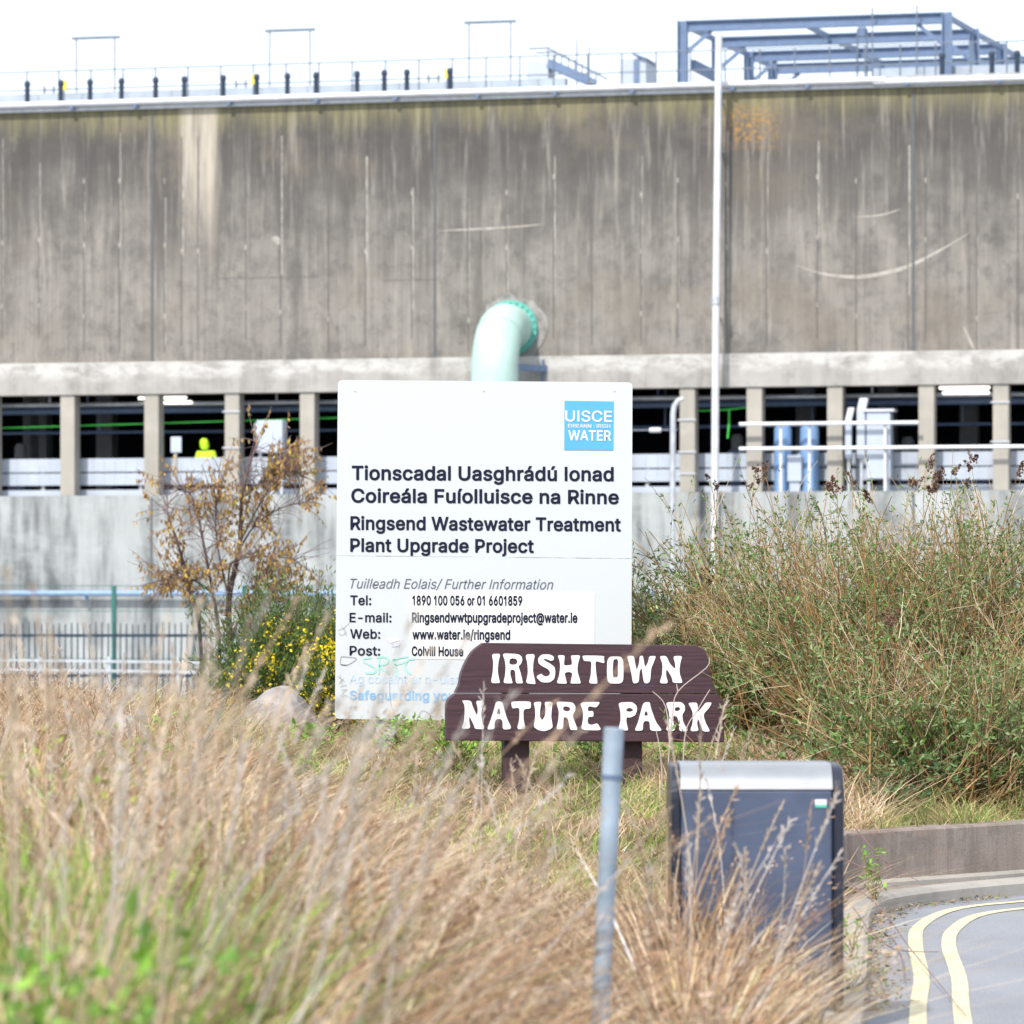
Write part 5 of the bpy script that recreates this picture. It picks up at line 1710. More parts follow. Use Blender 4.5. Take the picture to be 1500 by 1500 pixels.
LET = [
    (za, [(150, 135), (250, 130), (225, 230), (218, 330), (242, 445), (238, 455), (140, 455), (165, 330), (170, 220)], None),
    (za, [(272, 140), (300, 128), (440, 135), (480, 160), (490, 200), (475, 245), (445, 270), (470, 340), (495, 450), (490, 458), (415, 458), (412, 340), (400, 310), (360, 308), (355, 360), (382, 450), (375, 458), (278, 455), (300, 370), (305, 270), (295, 200)], [(348, 195), (375, 182), (420, 188), (435, 215), (425, 245), (385, 255), (345, 245)]),
    (za, [(520, 140), (630, 135), (608, 240), (605, 330), (635, 455), (625, 467), (525, 455), (550, 350), (545, 240)], None),
    (za, [(700, 140), (790, 138), (835, 165), (835, 200), (800, 212), (770, 195), (725, 188), (720, 200), (800, 245), (845, 280), (852, 340), (840, 410), (790, 448), (700, 448), (645, 395), (650, 375), (700, 350), (712, 370), (750, 385), (785, 370), (795, 335), (770, 300), (700, 265), (665, 235), (660, 185)], None),
    (za, [(875, 150), (945, 148), (955, 165), (945, 250), (960, 262), (1030, 255), (1035, 230), (1022, 160), (1030, 150), (1120, 148), (1122, 170), (1100, 240), (1092, 320), (1130, 445), (1125, 460), (1020, 460), (1018, 445), (1040, 345), (1000, 330), (960, 340), (955, 360), (978, 450), (970, 462), (862, 458), (895, 370), (905, 260), (895, 200)], None),
    (za, [(1145, 150), (1390, 155), (1385, 190), (1392, 230), (1370, 235), (1300, 212), (1292, 240), (1298, 330), (1315, 450), (1305, 462), (1218, 458), (1240, 370), (1248, 240), (1240, 215), (1165, 212), (1158, 190)], None),
    (zb, [(240, 155), (350, 155), (378, 190), (382, 300), (378, 410), (350, 438), (240, 438), (212, 405), (207, 300), (212, 190)], [(275, 185), (325, 180), (322, 300), (322, 372), (270, 375), (268, 280)]),
    (zb, [(415, 148), (490, 148), (500, 210), (520, 300), (545, 220), (550, 150), (585, 145), (600, 240), (610, 265), (640, 210), (650, 150), (722, 148), (700, 210), (670, 280), (660, 420), (625, 438), (595, 430), (580, 340), (570, 270), (550, 310), (540, 430), (480, 438), (465, 340), (440, 230)], None),
    (zb, [(757, 150), (830, 148), (865, 230), (925, 290), (920, 220), (900, 150), (998, 148), (975, 220), (965, 320), (998, 425), (990, 432), (895, 430), (890, 380), (830, 280), (825, 350), (850, 438), (755, 435), (785, 350), (790, 230)], None),
    (zc_, [(320, 845), (440, 848), (460, 920), (520, 1050), (530, 950), (500, 850), (615, 850), (580, 950), (572, 1060), (610, 1210), (600, 1218), (490, 1215), (480, 1170), (420, 1050), (415, 1100), (435, 1210), (315, 1215), (350, 1120), (360, 980), (355, 900)], None),
    (zc_, [(760, 870), (800, 855), (850, 870), (875, 980), (905, 1080), (970, 1215), (850, 1225), (848, 1110), (820, 1085), (770, 1090), (745, 1130), (745, 1218), (645, 1222), (690, 1110), (730, 990)], [(795, 945), (812, 960), (822, 1025), (772, 1020)]),
    (za, [(365, 665), (395, 655), (560, 655), (585, 670), (580, 735), (520, 738), (500, 760), (502, 860), (525, 960), (428, 962), (455, 860), (458, 745), (440, 725), (375, 735)], None),
    (za, [(610, 665), (700, 658), (685, 740), (680, 820), (705, 865), (735, 820), (745, 740), (730, 660), (825, 660), (812, 740), (805, 830), (825, 940), (790, 965), (725, 985), (660, 970), (612, 935), (630, 830), (630, 740)], None),
    (za, [(860, 670), (890, 658), (1040, 665), (1072, 705), (1070, 760), (1045, 800), (1050, 840), (1095, 960), (1085, 970), (1015, 970), (1000, 900), (985, 840), (950, 825), (940, 850), (938, 960), (860, 965), (885, 860), (890, 760)], [(935, 720), (965, 708), (1010, 722), (1015, 752), (985, 768), (940, 755)]),
    (za, [(1118, 665), (1335, 660), (1335, 680), (1300, 725), (1225, 708), (1208, 730), (1210, 765), (1268, 760), (1272, 825), (1215, 825), (1205, 870), (1215, 905), (1250, 915), (1310, 895), (1330, 920), (1358, 975), (1130, 970), (1155, 860), (1155, 760)], None),
    (zb, [(328, 650), (350, 635), (470, 630), (515, 665), (525, 710), (505, 770), (450, 795), (415, 790), (408, 830), (430, 920), (420, 930), (335, 925), (330, 900), (350, 830), (350, 740)], [(412, 705), (440, 690), (478, 705), (478, 725), (440, 735), (410, 725)]),
    (zb, [(580, 660), (600, 635), (655, 630), (670, 700), (720, 840), (780, 920), (770, 935), (660, 932), (655, 850), (645, 832), (600, 830), (585, 860), (585, 930), (495, 932), (530, 850), (560, 740)], [(610, 725), (628, 735), (638, 772), (598, 775)]),
    (zb, [(825, 645), (850, 632), (985, 630), (1022, 665), (1025, 720), (995, 765), (1005, 840), (1055, 925), (1040, 940), (965, 935), (962, 860), (945, 790), (905, 770), (900, 830), (925, 935), (820, 930), (855, 840), (860, 740)], [(920, 690), (960, 682), (978, 705), (950, 728), (918, 722)]),
    (zb, [(1055, 640), (1150, 635), (1160, 690), (1155, 740), (1200, 690), (1240, 635), (1308, 635), (1280, 690), (1215, 760), (1240, 850), (1285, 930), (1270, 942), (1210, 938), (1190, 880), (1160, 800), (1150, 860), (1170, 935), (1075, 938), (1105, 850), (1105, 740), (1085, 690)], None),
]
for fn, outer, hole in LET:
    cu = bpy.data.curves.new('letter', 'CURVE')
    cu.dimensions = '2D'
    cu.fill_mode = 'BOTH'
    for ring in (outer, hole):
        if not ring:
            continue
        pts = chaikin(ring)
        spn = cu.splines.new('POLY')
        spn.points.add(len(pts) - 1)
        for q, p in zip(spn.points, pts):
            x, y = fn(p.x, p.y)
            q.co = (x, y, 0, 1)
        spn.use_cyclic_u = True
    cu.extrude = 0.5
    ob = bpy.data.objects.new('letter_curve', cu)
    COL.objects.link(ob)
    dg = bpy.context.evaluated_depsgraph_get()
    dg.update()
    me = bpy.data.meshes.new_from_object(ob.evaluated_get(dg))
    bpy.data.objects.remove(ob)
    b = MB()
    b.add([PS(v.co.x, v.co.y, .001 + (.5 - v.co.z) * .005) for v in me.vertices], [tuple(p.vertices) for p in me.polygons])
    bpy.data.meshes.remove(me)
    b.build('letter', M_LETTER, prk)

# ------------------------------------------------------------------ litter bin and grey post
YB = 16.25
k = YB / F
xa, xb = (983 - 750) * k, (1236 - 750) * k
zt = EYE - (1120 - HZ) * k
M_BIN = plain('slate_bin_plastic', (0.060, 0.080, 0.135), 0.32, var=.22, scale=5)
M_BINF = plain('black_bin_frame', (0.012, 0.016, 0.030), 0.35)
M_BINT = plain('silver_grey_bin_hood', (0.36, 0.37, 0.385), 0.3, 0.65, var=.08)
bn = thing('litter_bin', 'dark slate litter bin with a silver rounded top standing in dry grass by the kerb', 'bin', ((xa + xb) / 2, YB + .25, .04))


def bin_profile(y0, y1, zbot, ztop, r):
    P = [(y0, zbot)]
    for i_ in range(9):
        a = math.pi - i_ / 8 * math.pi / 2
        P.append((y0 + r + r * math.cos(a), ztop - r + r * math.sin(a)))
    for i_ in range(9):
        a = math.pi / 2 - i_ / 8 * math.pi / 2
        P.append((y1 - r + r * math.cos(a), ztop - r + r * math.sin(a)))
    P.append((y1, zbot))
    return P


for x, wd in ((xa, .036), (xb - .042, .042)):
    b = MB()
    b.prism([(x, y, z) for y, z in bin_profile(YB - .015, YB + .52, .04, zt - .004, .13)], (wd, 0, 0))
    b.build('side_frame', M_BINF, bn, bevel=.012)
xi0, xi1 = xa + .038, xb - .044
zh = EYE - (1158 - HZ) * k
b = MB()
pr = [q for q in bin_profile(YB, YB + .5, .04, zt, .12)]
top = [q for q in pr if q[1] > zh]
top = [(YB, zh + .004)] + top + [(YB + .5, zh + .004)]
b.prism([(xi0, y, z) for y, z in top], (xi1 - xi0, 0, 0))
b.build('hood', M_BINT, bn, smooth=True)
b = MB()
b.box(xi0, xi1, YB + .004, YB + .49, .06, zh)
b.build('front_panel', M_BIN, bn, bevel=.008)
b = MB()
b.box(xi0 - .02, xi1 + .02, YB + .03, YB + .48, .03, .058)
b.build('plinth', M_BINF, bn)
M_STKG = plain('sticker_green', (0.08, 0.42, 0.30), .5)
b = MB()
x0s, x1s = (1194 - 750) * k, (1211 - 750) * k
z0s, z1s = EYE - (1183 - HZ) * k, EYE - (1171 - HZ) * k
b.box(x0s, x1s, YB + .0005, YB + .0035, z0s, z1s, 0)
b.box(x0s, x1s, YB - .0006, YB + .0004, z0s, z0s + .012, 1)
b.build('sticker', [M_SIGNW, M_STKG], bn)

YQ = 12.5
M_POST = plain('weathered_galvanised_post', (0.27, 0.34, 0.42), 0.5, 0.2, var=.25, scale=9)
pt, pb_ = at(899.5, 1066, YQ), at(879, 1500, YQ)
d = (pb_ - pt)
p0 = pt + d * ((.1 - pt.z) / d.z)
t = thing('metal_post', 'leaning grey galvanised metal post in the foreground grass left of the bin', 'post', p0)
pj = pt + d * ((EYE - (1135 - HZ) * YQ / F - pt.z) / d.z)
b = MB()
b.tube([p0, pj], .0285, 20)
b.build('shaft', M_POST, t, smooth=True)
b = MB()
b.tube([pj, pj + (pt - pj) * .04, pj + (pt - pj) * .06, pt - (pt - pj) * .02, pt], [.031, .031, .0305, .0305, .027], 20)
b.build('cap_sleeve', M_POST, t, smooth=True)
b = MB()
b.tube([pj - (pt - pj).normalized() * .012, pj - (pt - pj).normalized() * .002], .0325, 20)
b.build('joint_ring', M_STEEL, t, smooth=True)

# ------------------------------------------------------------------ grasses
M_GRASS = tinted('dry_grass_blades', .25)
M_LEAF = tinted('green_leaves', .3, .6)
M_TWIG = tinted('twig_bark', 0.0, .85)
STRAW = [(.58, .42, .26), (.66, .52, .36), (.45, .29, .165), (.52, .37, .25), (.26, .15, .08), (.62, .53, .44), (.37, .235, .15), (.62, .44, .21), (.19, .115, .07), (.33, .20, .12)]
GREENS = [(.20, .34, .05), (.28, .43, .07), (.13, .25, .04), (.40, .46, .12)]
SK = np.array([-50, 300, 500, 680, 980, 1200, 1260])
YK = np.array([6, 9, 11, 14, 17, 23, 28, 31])
HT = np.array([[.66, .60, .45, .35, .30, .25, .10],
               [.80, .78, .60, .45, .45, .42, .10],
               [.92, .86, .70, .50, .55, .60, .12],
               [.98, .86, .58, .36, .46, .60, .22],
               [.95, .78, .42, .18, .20, .30, .22],
               [.78, .52, .20, .09, .12, .28, .30],
               [.55, .34, .14, .10, .16, .28, .28],
               [.58, .42, .16, .14, .22, .30, .30]])


def hmap(x, Y):
    s_ = x / Y * F + 750
    si = np.clip(np.interp(s_, SK, np.arange(len(SK))), 0, len(SK) - 1.001)
    yi = np.clip(np.interp(Y, YK, np.arange(len(YK))), 0, len(YK) - 1.001)
    a, c = si.astype(int), yi.astype(int)
    fa, fc = si - a, yi - c
    h = HT[c, a] * (1 - fa) * (1 - fc) + HT[c, a + 1] * fa * (1 - fc) + HT[c + 1, a] * (1 - fa) * fc + HT[c + 1, a + 1] * fa * fc
    near_post = (np.abs(s_ - 885) < 75) & (Y < 12.7)
    h = np.where(near_post, h * .45, h)
    by_bin = (s_ > 960) & (s_ < 1235) & (Y > 12.8) & (Y < YB)      # thick tuft before the bin
    h = np.where(by_bin, .97 + .16 * np.sin(x * 11 + Y * 3) + .08 * np.sin(x * 29), h)
    return h


def scatter(n, y0, y1, s0=-120, s1=1300, clump=0.0):
    Y = np.sqrt(rng.uniform(y0 ** 2, y1 ** 2, n))
    s_ = rng.uniform(s0, s1, n)
    x = (s_ - 750) / F * Y
    if clump:
        cx, cy = np.round(x / clump), np.round(Y / clump)
        hsh = np.sin(cx * 12.9898 + cy * 78.233) * 43758.5453
        jx, jy = (hsh - np.floor(hsh)) - .5, ((hsh * 7.31) - np.floor(hsh * 7.31)) - .5
        x = x * .35 + (cx + jx * .8) * clump * .65
        Y = Y * .35 + (cy + jy * .8) * clump * .65
    ok = x < verge_right(Y) - .05
    s_ = x / Y * F + 750
    bin_ = (Y > YB - .08) & (Y < YB + .6) & (s_ > 965) & (s_ < 1250)
    ok &= ~bin_
    return x[ok], Y[ok]


def blades(x, Y, h, lean_x=.25, spread=.35, wd=.003, pal=STRAW, K=5, droop=.25, jit=.2):
    n = len(x)
    z0 = ground_z(x, Y) - .02
    t_ = np.linspace(0, 1, K)
    lx = rng.normal(lean_x, spread, n) + .30 * np.sin(x * 5.3 + Y * 3.1 + 1.3) * np.sin(x * 2.2 - Y * 4.7)
    ly = rng.normal(0, spread, n) + .30 * np.sin(x * 4.1 - Y * 2.3) * np.sin(x * 3.2 + Y * 5.1 + .7)
    dr = rng.gamma(1.5, droop / 1.5, n)
    az = rng.uniform(0, 2 * np.pi, n)
    P = np.empty((n, K, 3))
    cur = t_[None, :] ** 2.2
    P[:, :, 0] = x[:, None] + h[:, None] * (t_ * lx[:, None] * .6 + cur * (dr * np.cos(az) + lx * .4)[:, None])
    P[:, :, 1] = Y[:, None] + h[:, None] * (t_ * ly[:, None] * .6 + cur * (dr * np.sin(az) + ly * .4)[:, None])
    P[:, :, 2] = z0[:, None] + h[:, None] * (t_ - .45 * dr[:, None] * cur)
    W = (wd * rng.uniform(.6, 1.6, n))[:, None] * (1 - .85 * t_ ** 2)[None, :]
    a2 = rng.normal(0, .9, n)
    S = np.stack([np.cos(a2), np.sin(a2), np.zeros(n)], 1)
    V, Fq, per = np_ribbons(P, W, S)
    c = pick(pal, n, jit)
    c *= (1 + .38 * np.sin(x * 6.1 + Y * 2.7) * np.sin(x * 2.9 - Y * 3.9 + 1))[:, None]
    return (V, Fq, per, np.clip(c, .02, .8)), P


HEADC = [(.44, .28, .19), (.52, .37, .27), (.32, .185, .115), (.58, .46, .37), (.24, .14, .09)]


def panicles(P, m_=9, ln=.16, sz=.018):
    """loose seed heads along the tips of blades P"""
    n, K, _ = P.shape
    tt = rng.uniform(0, 1, (n, m_))
    tip, bef = P[:, -1], P[:, -2]
    ax = unit(tip - bef)
    C = (tip[:, None] - ax[:, None] * (tt * ln)[..., None] + rng.normal(0, .012, (n, m_, 3))).reshape(-1, 3)
    A = np.repeat(ax, m_, 0)
    D = unit(A + rng.normal(0, .5, A.shape))
    S = unit(np.cross(D, rng.normal(0, 1, D.shape)))
    N = n * m_
    return (*np_leaves(C, D, S, rng.uniform(.6, 1.5, N) * sz, np.full(N, sz * .4)), np.repeat(pick(HEADC, n, .2), m_, 0))


def patch_noise(x, Y, f=1.0, ph=0.0):
    return .5 + .25 * (np.sin(x * 2.3 * f + Y * .8 * f + ph) + np.sin(x * .9 * f - Y * 1.7 * f + 2 + ph))


parts = []
for n, y0, y1, wd in ((9000, 6.0, 9.5, .0055), (19000, 9.5, 14.5, .005), (25000, 14.5, 20, .0042), (28000, 20, 26, .0036), (24000, 26, 32, .0035)):
    x, Y = scatter(n, y0, y1, clump=.2)
    h = hmap(x, Y) * rng.uniform(.35, 1.05, len(x)) * (.6 + .7 * patch_noise(x, Y, 1.7))
    s_ = x / Y * F + 750
    room = verge_right(Y) - x
    tuft = (s_ > 960) & (s_ < 1225) & (Y > 12.8) & (Y < YB)
    lim = np.where(tuft, .62, 1.3)
    h = np.where(room < lim * h, np.maximum(room / lim, .08), h)
    keep = rng.uniform(0, 1, len(x)) < np.where((Y < 9) & (s_ > 600), .25, 1)
    x, Y, h, s_, room = x[keep], Y[keep], h[keep], s_[keep], room[keep]
    for lo, hi, lean in ((-400, 330, .08), (330, 760, .40), (760, 975, .15), (975, 1400, -.02)):
        q = (s_ >= lo) & (s_ < hi)
        pr, P = blades(x[q], Y[q], h[q], lean, .52 if hi < 1300 else .38, wd, droop=.40 if hi < 1300 else .30, jit=.32)
        parts.append(pr)
        hs = P[(rng.uniform(0, 1, len(P)) < .30) & (h[q] > .3) & (room[q] > .42)]
        if len(hs):
            parts.append(panicles(hs, 9, .15 if y0 < 20 else .1, .022 if y0 < 14 else .016))
for n, y0, y1, wd in ((5000, 8, 14.5, .0045), (7000, 14.5, 24, .0035)):
    x, Y = scatter(n, y0, y1)
    h = hmap(x, Y) * rng.uniform(.5, 1.1, len(x))
    room = verge_right(Y) - x
    k_ = room > h * 1.4
    parts.append(blades(x[k_], Y[k_], h[k_], .25, 1.0, wd, STRAW, droop=.8, jit=.35)[0])
# lying litter and broken stems
x, Y = scatter(22000, 13, 31)
h = hmap(x, Y) * rng.uniform(.5, 1.0, len(x)) + .1
parts.append(blades(x, Y, np.minimum(h, .5), .2, 1.0, .0028, [(.55, .44, .29), (.48, .36, .22), (.40, .30, .20)], droop=.5)[0])
o = np_build('dry_grass', parts, M_GRASS)
tag(o, 'dense straw coloured dry grass covering the verge in front of the signs', 'grass', kind='stuff')

# tall stalks with seed heads: out of focus ones near the camera
def stalks(specs, wd=.0036):
    Ps, hs = [], []
    xs, Yv, H_, L_ = [np.array(c) for c in zip(*specs)]
    z0 = ground_z(xs, Yv)
    n = len(xs)
    K = 7
    t_ = np.linspace(0, 1, K)
    P = np.empty((n, K, 3))
    b_ = rng.normal(.04, .16, n)
    P[:, :, 0] = xs[:, None] + H_[:, None] * (L_[:, None] * t_ + b_[:, None] * t_ ** 2)
    P[:, :, 1] = Yv[:, None] + H_[:, None] * (rng.normal(0, .1, n)[:, None] * t_)
    P[:, :, 2] = z0[:, None] + H_[:, None] * t_
    Rr = wd * rng.uniform(.7, 1.2, n)[:, None] * (1 - .6 * t_)[None]
    col = pick([(.58, .46, .34), (.64, .54, .43), (.46, .34, .24), (.62, .57, .53)], n)
    pr = [(*np_tubes(P, Rr, 4), col)]
    # seed heads: small bristles along the top fifth
    m_ = 26
    tt = rng.uniform(.78, 1.0, (n, m_))
    base = np.stack([np.stack([np.interp(tt[i], t_, P[i, :, c]) for c in range(3)], 1) for i in range(n)]).reshape(-1, 3)
    ax = np.repeat(unit(P[:, -1] - P[:, -3]), m_, 0)
    D = unit(ax + rng.normal(0, .35, ax.shape))
    S = unit(np.cross(D, rng.normal(0, 1, D.shape)))
    N = len(base)
    pr.append((*np_leaves(base, D, S, rng.uniform(.015, .04, N), np.full(N, .006)), np.repeat(col * .85, m_, 0)))
    return pr


def sp(n, s0, s1, y0, y1, h0, h1, l0, l1):
    out = []
    while len(out) < n:
        Y = random.uniform(y0, y1)
        x = (random.uniform(s0, s1) - 750) / F * Y
        if x < float(verge_right(np.array(Y))) - .1:
            out.append((x, Y, random.uniform(h0, h1), random.uniform(l0, l1)))
    return out


specs = sp(80, -60, 320, 8.5, 14, .95, 1.36, -.25, .45) + sp(26, 300, 480, 9, 14, .9, 1.2, -.1, .5) + sp(28, 430, 700, 10, 16, .7, 1.0, .1, .6)
specs += sp(15, 660, 870, 13, 19, .75, 1.12, -.1, .15) + sp(10, 990, 1060, 15, 20, .85, 1.2, -.05, .2) + sp(26, 940, 1170, 13.5, 15.9, .6, 1.0, .0, .42)
specs += sp(48, -20, 310, 8.0, 11, 1.15, 1.60, -.2, .45) + sp(9, 340, 480, 8.5, 10, 1.2, 1.45, -.1, .4)
o = np_build('seeding_stalks', stalks(specs), M_GRASS)
tag(o, 'tall thin dead stalks with seed heads rising above the dry grass', 'grass', kind='stuff')

# green undergrowth
parts = []
x, Y = scatter(26000, 6.0, 11.5, -120, 560)
k_ = (patch_noise(x, Y, 2.2, .4) + rng.normal(0, .12, len(x)) > .42) & (rng.uniform(0, 1, len(x)) < np.where(x / Y * F + 750 < 240, .85, .20))
x, Y = x[k_], Y[k_]
h = hmap(x, Y) * rng.uniform(.5, 1.08, len(x)) * np.where(x / Y * F + 750 < 280, 1.02, .80)
parts.append(blades(x, Y, h, .05, .3, .0048, GREENS, droop=.3)[0])
x, Y = scatter(16000, 9.5, 24, -100, 480)
q = patch_noise(x, Y, 1.4, 1.0) > .55
x, Y = x[q], Y[q]
parts.append(blades(x, Y, hmap(x, Y) * rng.uniform(.5, .95, len(x)), .05, .3, .003, GREENS, droop=.3)[0])
x, Y = scatter(26000, 20, 31.5, 200, 1100)
q = patch_noise(x, Y, 1.7, 2.0) > .45
x, Y = x[q], Y[q]
parts.append(blades(x, Y, hmap(x, Y) * rng.uniform(.3, .9, len(x)) + .05, .1, .35, .003, GREENS, droop=.35)[0])
# narrow green fringe on the bank above the retaining wall
n = 7000
wx = rng.uniform(2.1, 5.5, n)
wy = np.interp(wx, [p[0] for p in WALLP], [p[1] for p in WALLP]) + rng.uniform(.20, .95, n) ** 1.2
parts.append(blades(wx, wy, rng.uniform(.06, .22, n) * (.5 + patch_noise(wx, wy, 3.0)), -.1, .6, .0025, [(.20, .30, .07), (.14, .22, .05), (.46, .38, .19), (.54, .43, .24), (.30, .34, .11), (.36, .25, .13)], droop=.6)[0])
o = np_build('green_grass', parts, M_LEAF)
tag(o, 'fresh green grass growing up between the dry stems', 'grass', kind='stuff')


# broad leaved weeds ------------------------------------------------
def weed(px, Y, n, r, hgt, label, big=.05, group='green weeds in the grass', pal=((.20, .38, .05), (.27, .46, .08), (.14, .29, .05))):
    x = (px - 750) / F * Y
    z0 = float(ground_z(x, Y))
    t = thing('weed', label, 'weed', (x, Y, z0), group)
    C = np.stack([x + rng.normal(0, r, n), Y + rng.normal(0, r, n), z0 + hgt * rng.beta(2, 1.4, n)], 1)
    D = unit(np.stack([rng.normal(0, 1, n), rng.normal(-.2, 1, n), rng.normal(.35, .5, n)], 1))
    S = unit(np.cross(D, np.stack([rng.normal(0, .4, n), rng.normal(0, .4, n), np.ones(n)], 1)))
    L = rng.uniform(.5, 1.3, n) * big
    np_build('leaves', [(*np_leaves(C, D, S, L, L * rng.uniform(.45, .75, n)), pick(pal, n, .2))], M_LEAF, t)
    m_ = max(6, n // 5)
    P = np.empty((m_, 4, 3))
    e = C[:m_]
    for k in range(4):
        f_ = k / 3
        P[:, k] = np.array([x, Y, z0]) * (1 - f_) + e * f_
        P[:, k, :2] += rng.normal(0, .01, (m_, 2))
    P[:, 0, :2] += rng.normal(0, r * .3, (m_, 2))
    np_build('stems', [(*np_tubes(P, np.full((m_, 4), .003), 3), pick([(.2, .2, .08), (.25, .17, .09)], m_))], M_TWIG, t)
    return t


weed(672, 26.8, 260, .15, .38, 'bright green leafy weed left of the brown sign post', .055)
weed(600, 27.6, 160, .14, .30, 'green leafy weed right of the white board post', .05)
weed(448, 27.5, 170, .10, .26, 'bright green weed in front of the grey boulder', .06)
weed(425, 25.5, 130, .11, .26, 'pale green weed below the boulder in dry grass', .05)
weed(868, 26.9, 200, .12, .30, 'dark green weed between the two brown sign posts', .045, pal=((.07, .16, .03), (.1, .22, .04)))
weed(985, 27.0, 90, .10, .16, 'small green weed right of the right hand sign post', .045)
weed(165, 8.4, 150, .12, .90, 'blurred bright green weed at lower left', .055)
weed(245, 9.0, 120, .10, .66, 'blurred green weed right of the lower left weed', .055)
weed(20, 7.6, 240, .14, .86, 'blurred dark green weed at the left edge', .055)
weed(1279, 22.3, 70, .035, .30, 'green weed climbing the end of the retaining wall', .035)
weed(1246, 18.6, 50, .05, .22, 'low green weed at the kerb right of the bin', .032)
weed(1244, 17.2, 40, .05, .16, 'lowest green weed at the kerb below the bin', .032)
weed(215, 22, 100, .1, .85, 'green weed among dry stems below the yellow bush', .045)
weed(75, 14.5, 260, .2, 1.05, 'yellow green weed among the dry grass at far left', .045, pal=((.3, .36, .06), (.2, .3, .05)))


# ------------------------------------------------------------------ shrubs
def curve_path(p0, d0, L, K, grav, wob):
    """N arching paths: p0[N,3], d0[N,3] start direction, length L[N], gravity/arch, wobble"""
    n = len(p0)
    P = np.empty((n, K, 3))
    P[:, 0] = p0
    d = unit(d0)
    st = (L / (K - 1))[:, None]
    for k in range(1, K):
        d = unit(d + np.array([0, 0, -1]) * grav[:, None] * (k / K) + rng.normal(0, wob, (n, 3)))
        P[:, k] = P[:, k - 1] + d * st
    return P


def sample_on(P, t_):
    n, K, _ = P.shape
    i = rng.integers(0, n, len(t_))
    f_ = t_ * (K - 1)
    a = np.minimum(f_.astype(int), K - 2)
    fr_ = (f_ - a)[:, None]
    pos = P[i, a] * (1 - fr_) + P[i, a + 1] * fr_
    dr = unit(P[i, a + 1] - P[i, a])
    return pos, dr, i


STEMC = [(.27, .155, .055), (.34, .205, .08), (.19, .11, .04), (.38, .27, .14)]
TWIGC = [(.46, .36, .22), (.60, .51, .38), (.34, .24, .13), (.38, .28, .14), (.24, .15, .07)]
BLEAF = [(.13, .22, .07), (.20, .29, .11), (.09, .16, .045), (.28, .36, .18), (.12, .24, .05)]


def buddleia(x, Y, h, n, lean, label, spread=.45, heads=60, wid=.35):
    z0 = float(ground_z(x, Y)) if Y < 31 else .4
    z0 = max(z0, .3)
    t = thing('buddleia_shrub', label, 'shrub', (x, Y, z0), 'buddleia shrubs on the bank behind the retaining wall')
    p0 = np.stack([x + rng.normal(0, wid, n), Y + rng.normal(0, wid, n), np.full(n, z0 - .05)], 1)
    d0 = np.stack([rng.normal(lean, spread, n) + (p0[:, 0] - x) * .6, rng.normal(-.05, spread * .8, n), np.full(n, 1.0)], 1)
    L = h * rng.uniform(.66, 1.12, n)
    P = curve_path(p0, d0, L, 9, rng.uniform(.0, .16, n), .06)
    P = P[~((P[:, :, 0] < .98) & (P[:, :, 1] < 28.75)).any(1)]
    n = len(P)
    tt = np.linspace(0, 1, 9)
    Rr = (rng.uniform(.004, .0105, n))[:, None] * (1 - .75 * tt)[None]
    stem = [(*np_tubes(P, Rr, 4), pick(STEMC, n))]
    # side twigs
    m_ = n * 7
    ts_ = rng.uniform(.2, .98, m_)
    pos, dr, i = sample_on(P, ts_)
    dd = unit(dr + rng.normal(0, .55, (m_, 3)) + np.array([0, 0, .15]))
    Q = curve_path(pos, dd, rng.uniform(.12, .48, m_), 5, rng.uniform(-.05, .25, m_), .10)
    Q = Q[~((Q[:, :, 0] < .93) & (Q[:, :, 1] < 28.75)).any(1)]
    m_ = len(Q)
    stem.append((*np_tubes(Q, np.full((m_, 5), .0021) * np.linspace(1.2, .6, 5)[None], 3), pick(TWIGC, m_)))
    np_build('stems', stem, M_TWIG, t)
    # leaves in pairs on the twigs, more of them low down
    l_ = n * 62
    pos, dr, i = sample_on(Q, rng.uniform(.15, 1, l_))
    k_ = rng.uniform(0, 1, l_) < np.clip(1.15 - .30 * (pos[:, 2] - z0) / (h * .8), .35, 1)
    clump = (np.sin(pos[:, 0] * 7 + pos[:, 2] * 5) + np.sin(pos[:, 0] * 3.1 - pos[:, 2] * 8 + 1)) > -.7
    k_ &= clump | (rng.uniform(0, 1, l_) < .35)
    pos, dr = pos[k_], dr[k_]
    l_ = len(pos)
    D = unit(dr * .5 + rng.normal(0, .7, (l_, 3)) + np.array([0, 0, .1]))
    S = unit(np.cross(D, rng.normal(0, 1, (l_, 3))))
    Ll = rng.uniform(.02, .046, l_) * np.where(pos[:, 2] < z0 + .5, 1.35, 1.0)
    np_build('leaves', [(*np_leaves(pos, D, S, Ll, Ll * .36), pick(BLEAF, l_, .22))], M_LEAF, t)
    # dead flower spikes at the tips
    tipP = P[np.argsort(-P[:, -1, 2])[:heads]]
    hd = len(tipP)
    pr = []
    if hd:
        b0, ax = tipP[:, -1], unit(tipP[:, -1] - tipP[:, -3])
        for q in range(hd):
            pr = []
            for _ in range(random.randint(1, 4)):
                kk = random.randint(30, 60)
                a = unit(ax[q] + rng.normal(0, .45, 3))
                st = b0[q] + rng.normal(0, .025, 3)
                tq = rng.uniform(0, 1, kk)
                C = st + a * (tq * rng.uniform(.04, .11))[:, None]
                nn = unit(rng.normal(0, 1, C.shape))
                C = C + nn * (rng.uniform(.006, .014) * (1.1 - tq))[:, None]
                D = unit(nn + a)
                S = unit(np.cross(D, rng.normal(0, 1, D.shape)))
                pr.append((*np_leaves(C, D, S, np.full(kk, .017), np.full(kk, .011)), pick([(.15, .085, .06), (.20, .115, .08), (.11, .06, .045)], kk)))
            np_build('flower_head', pr, M_TWIG, t)
    return t


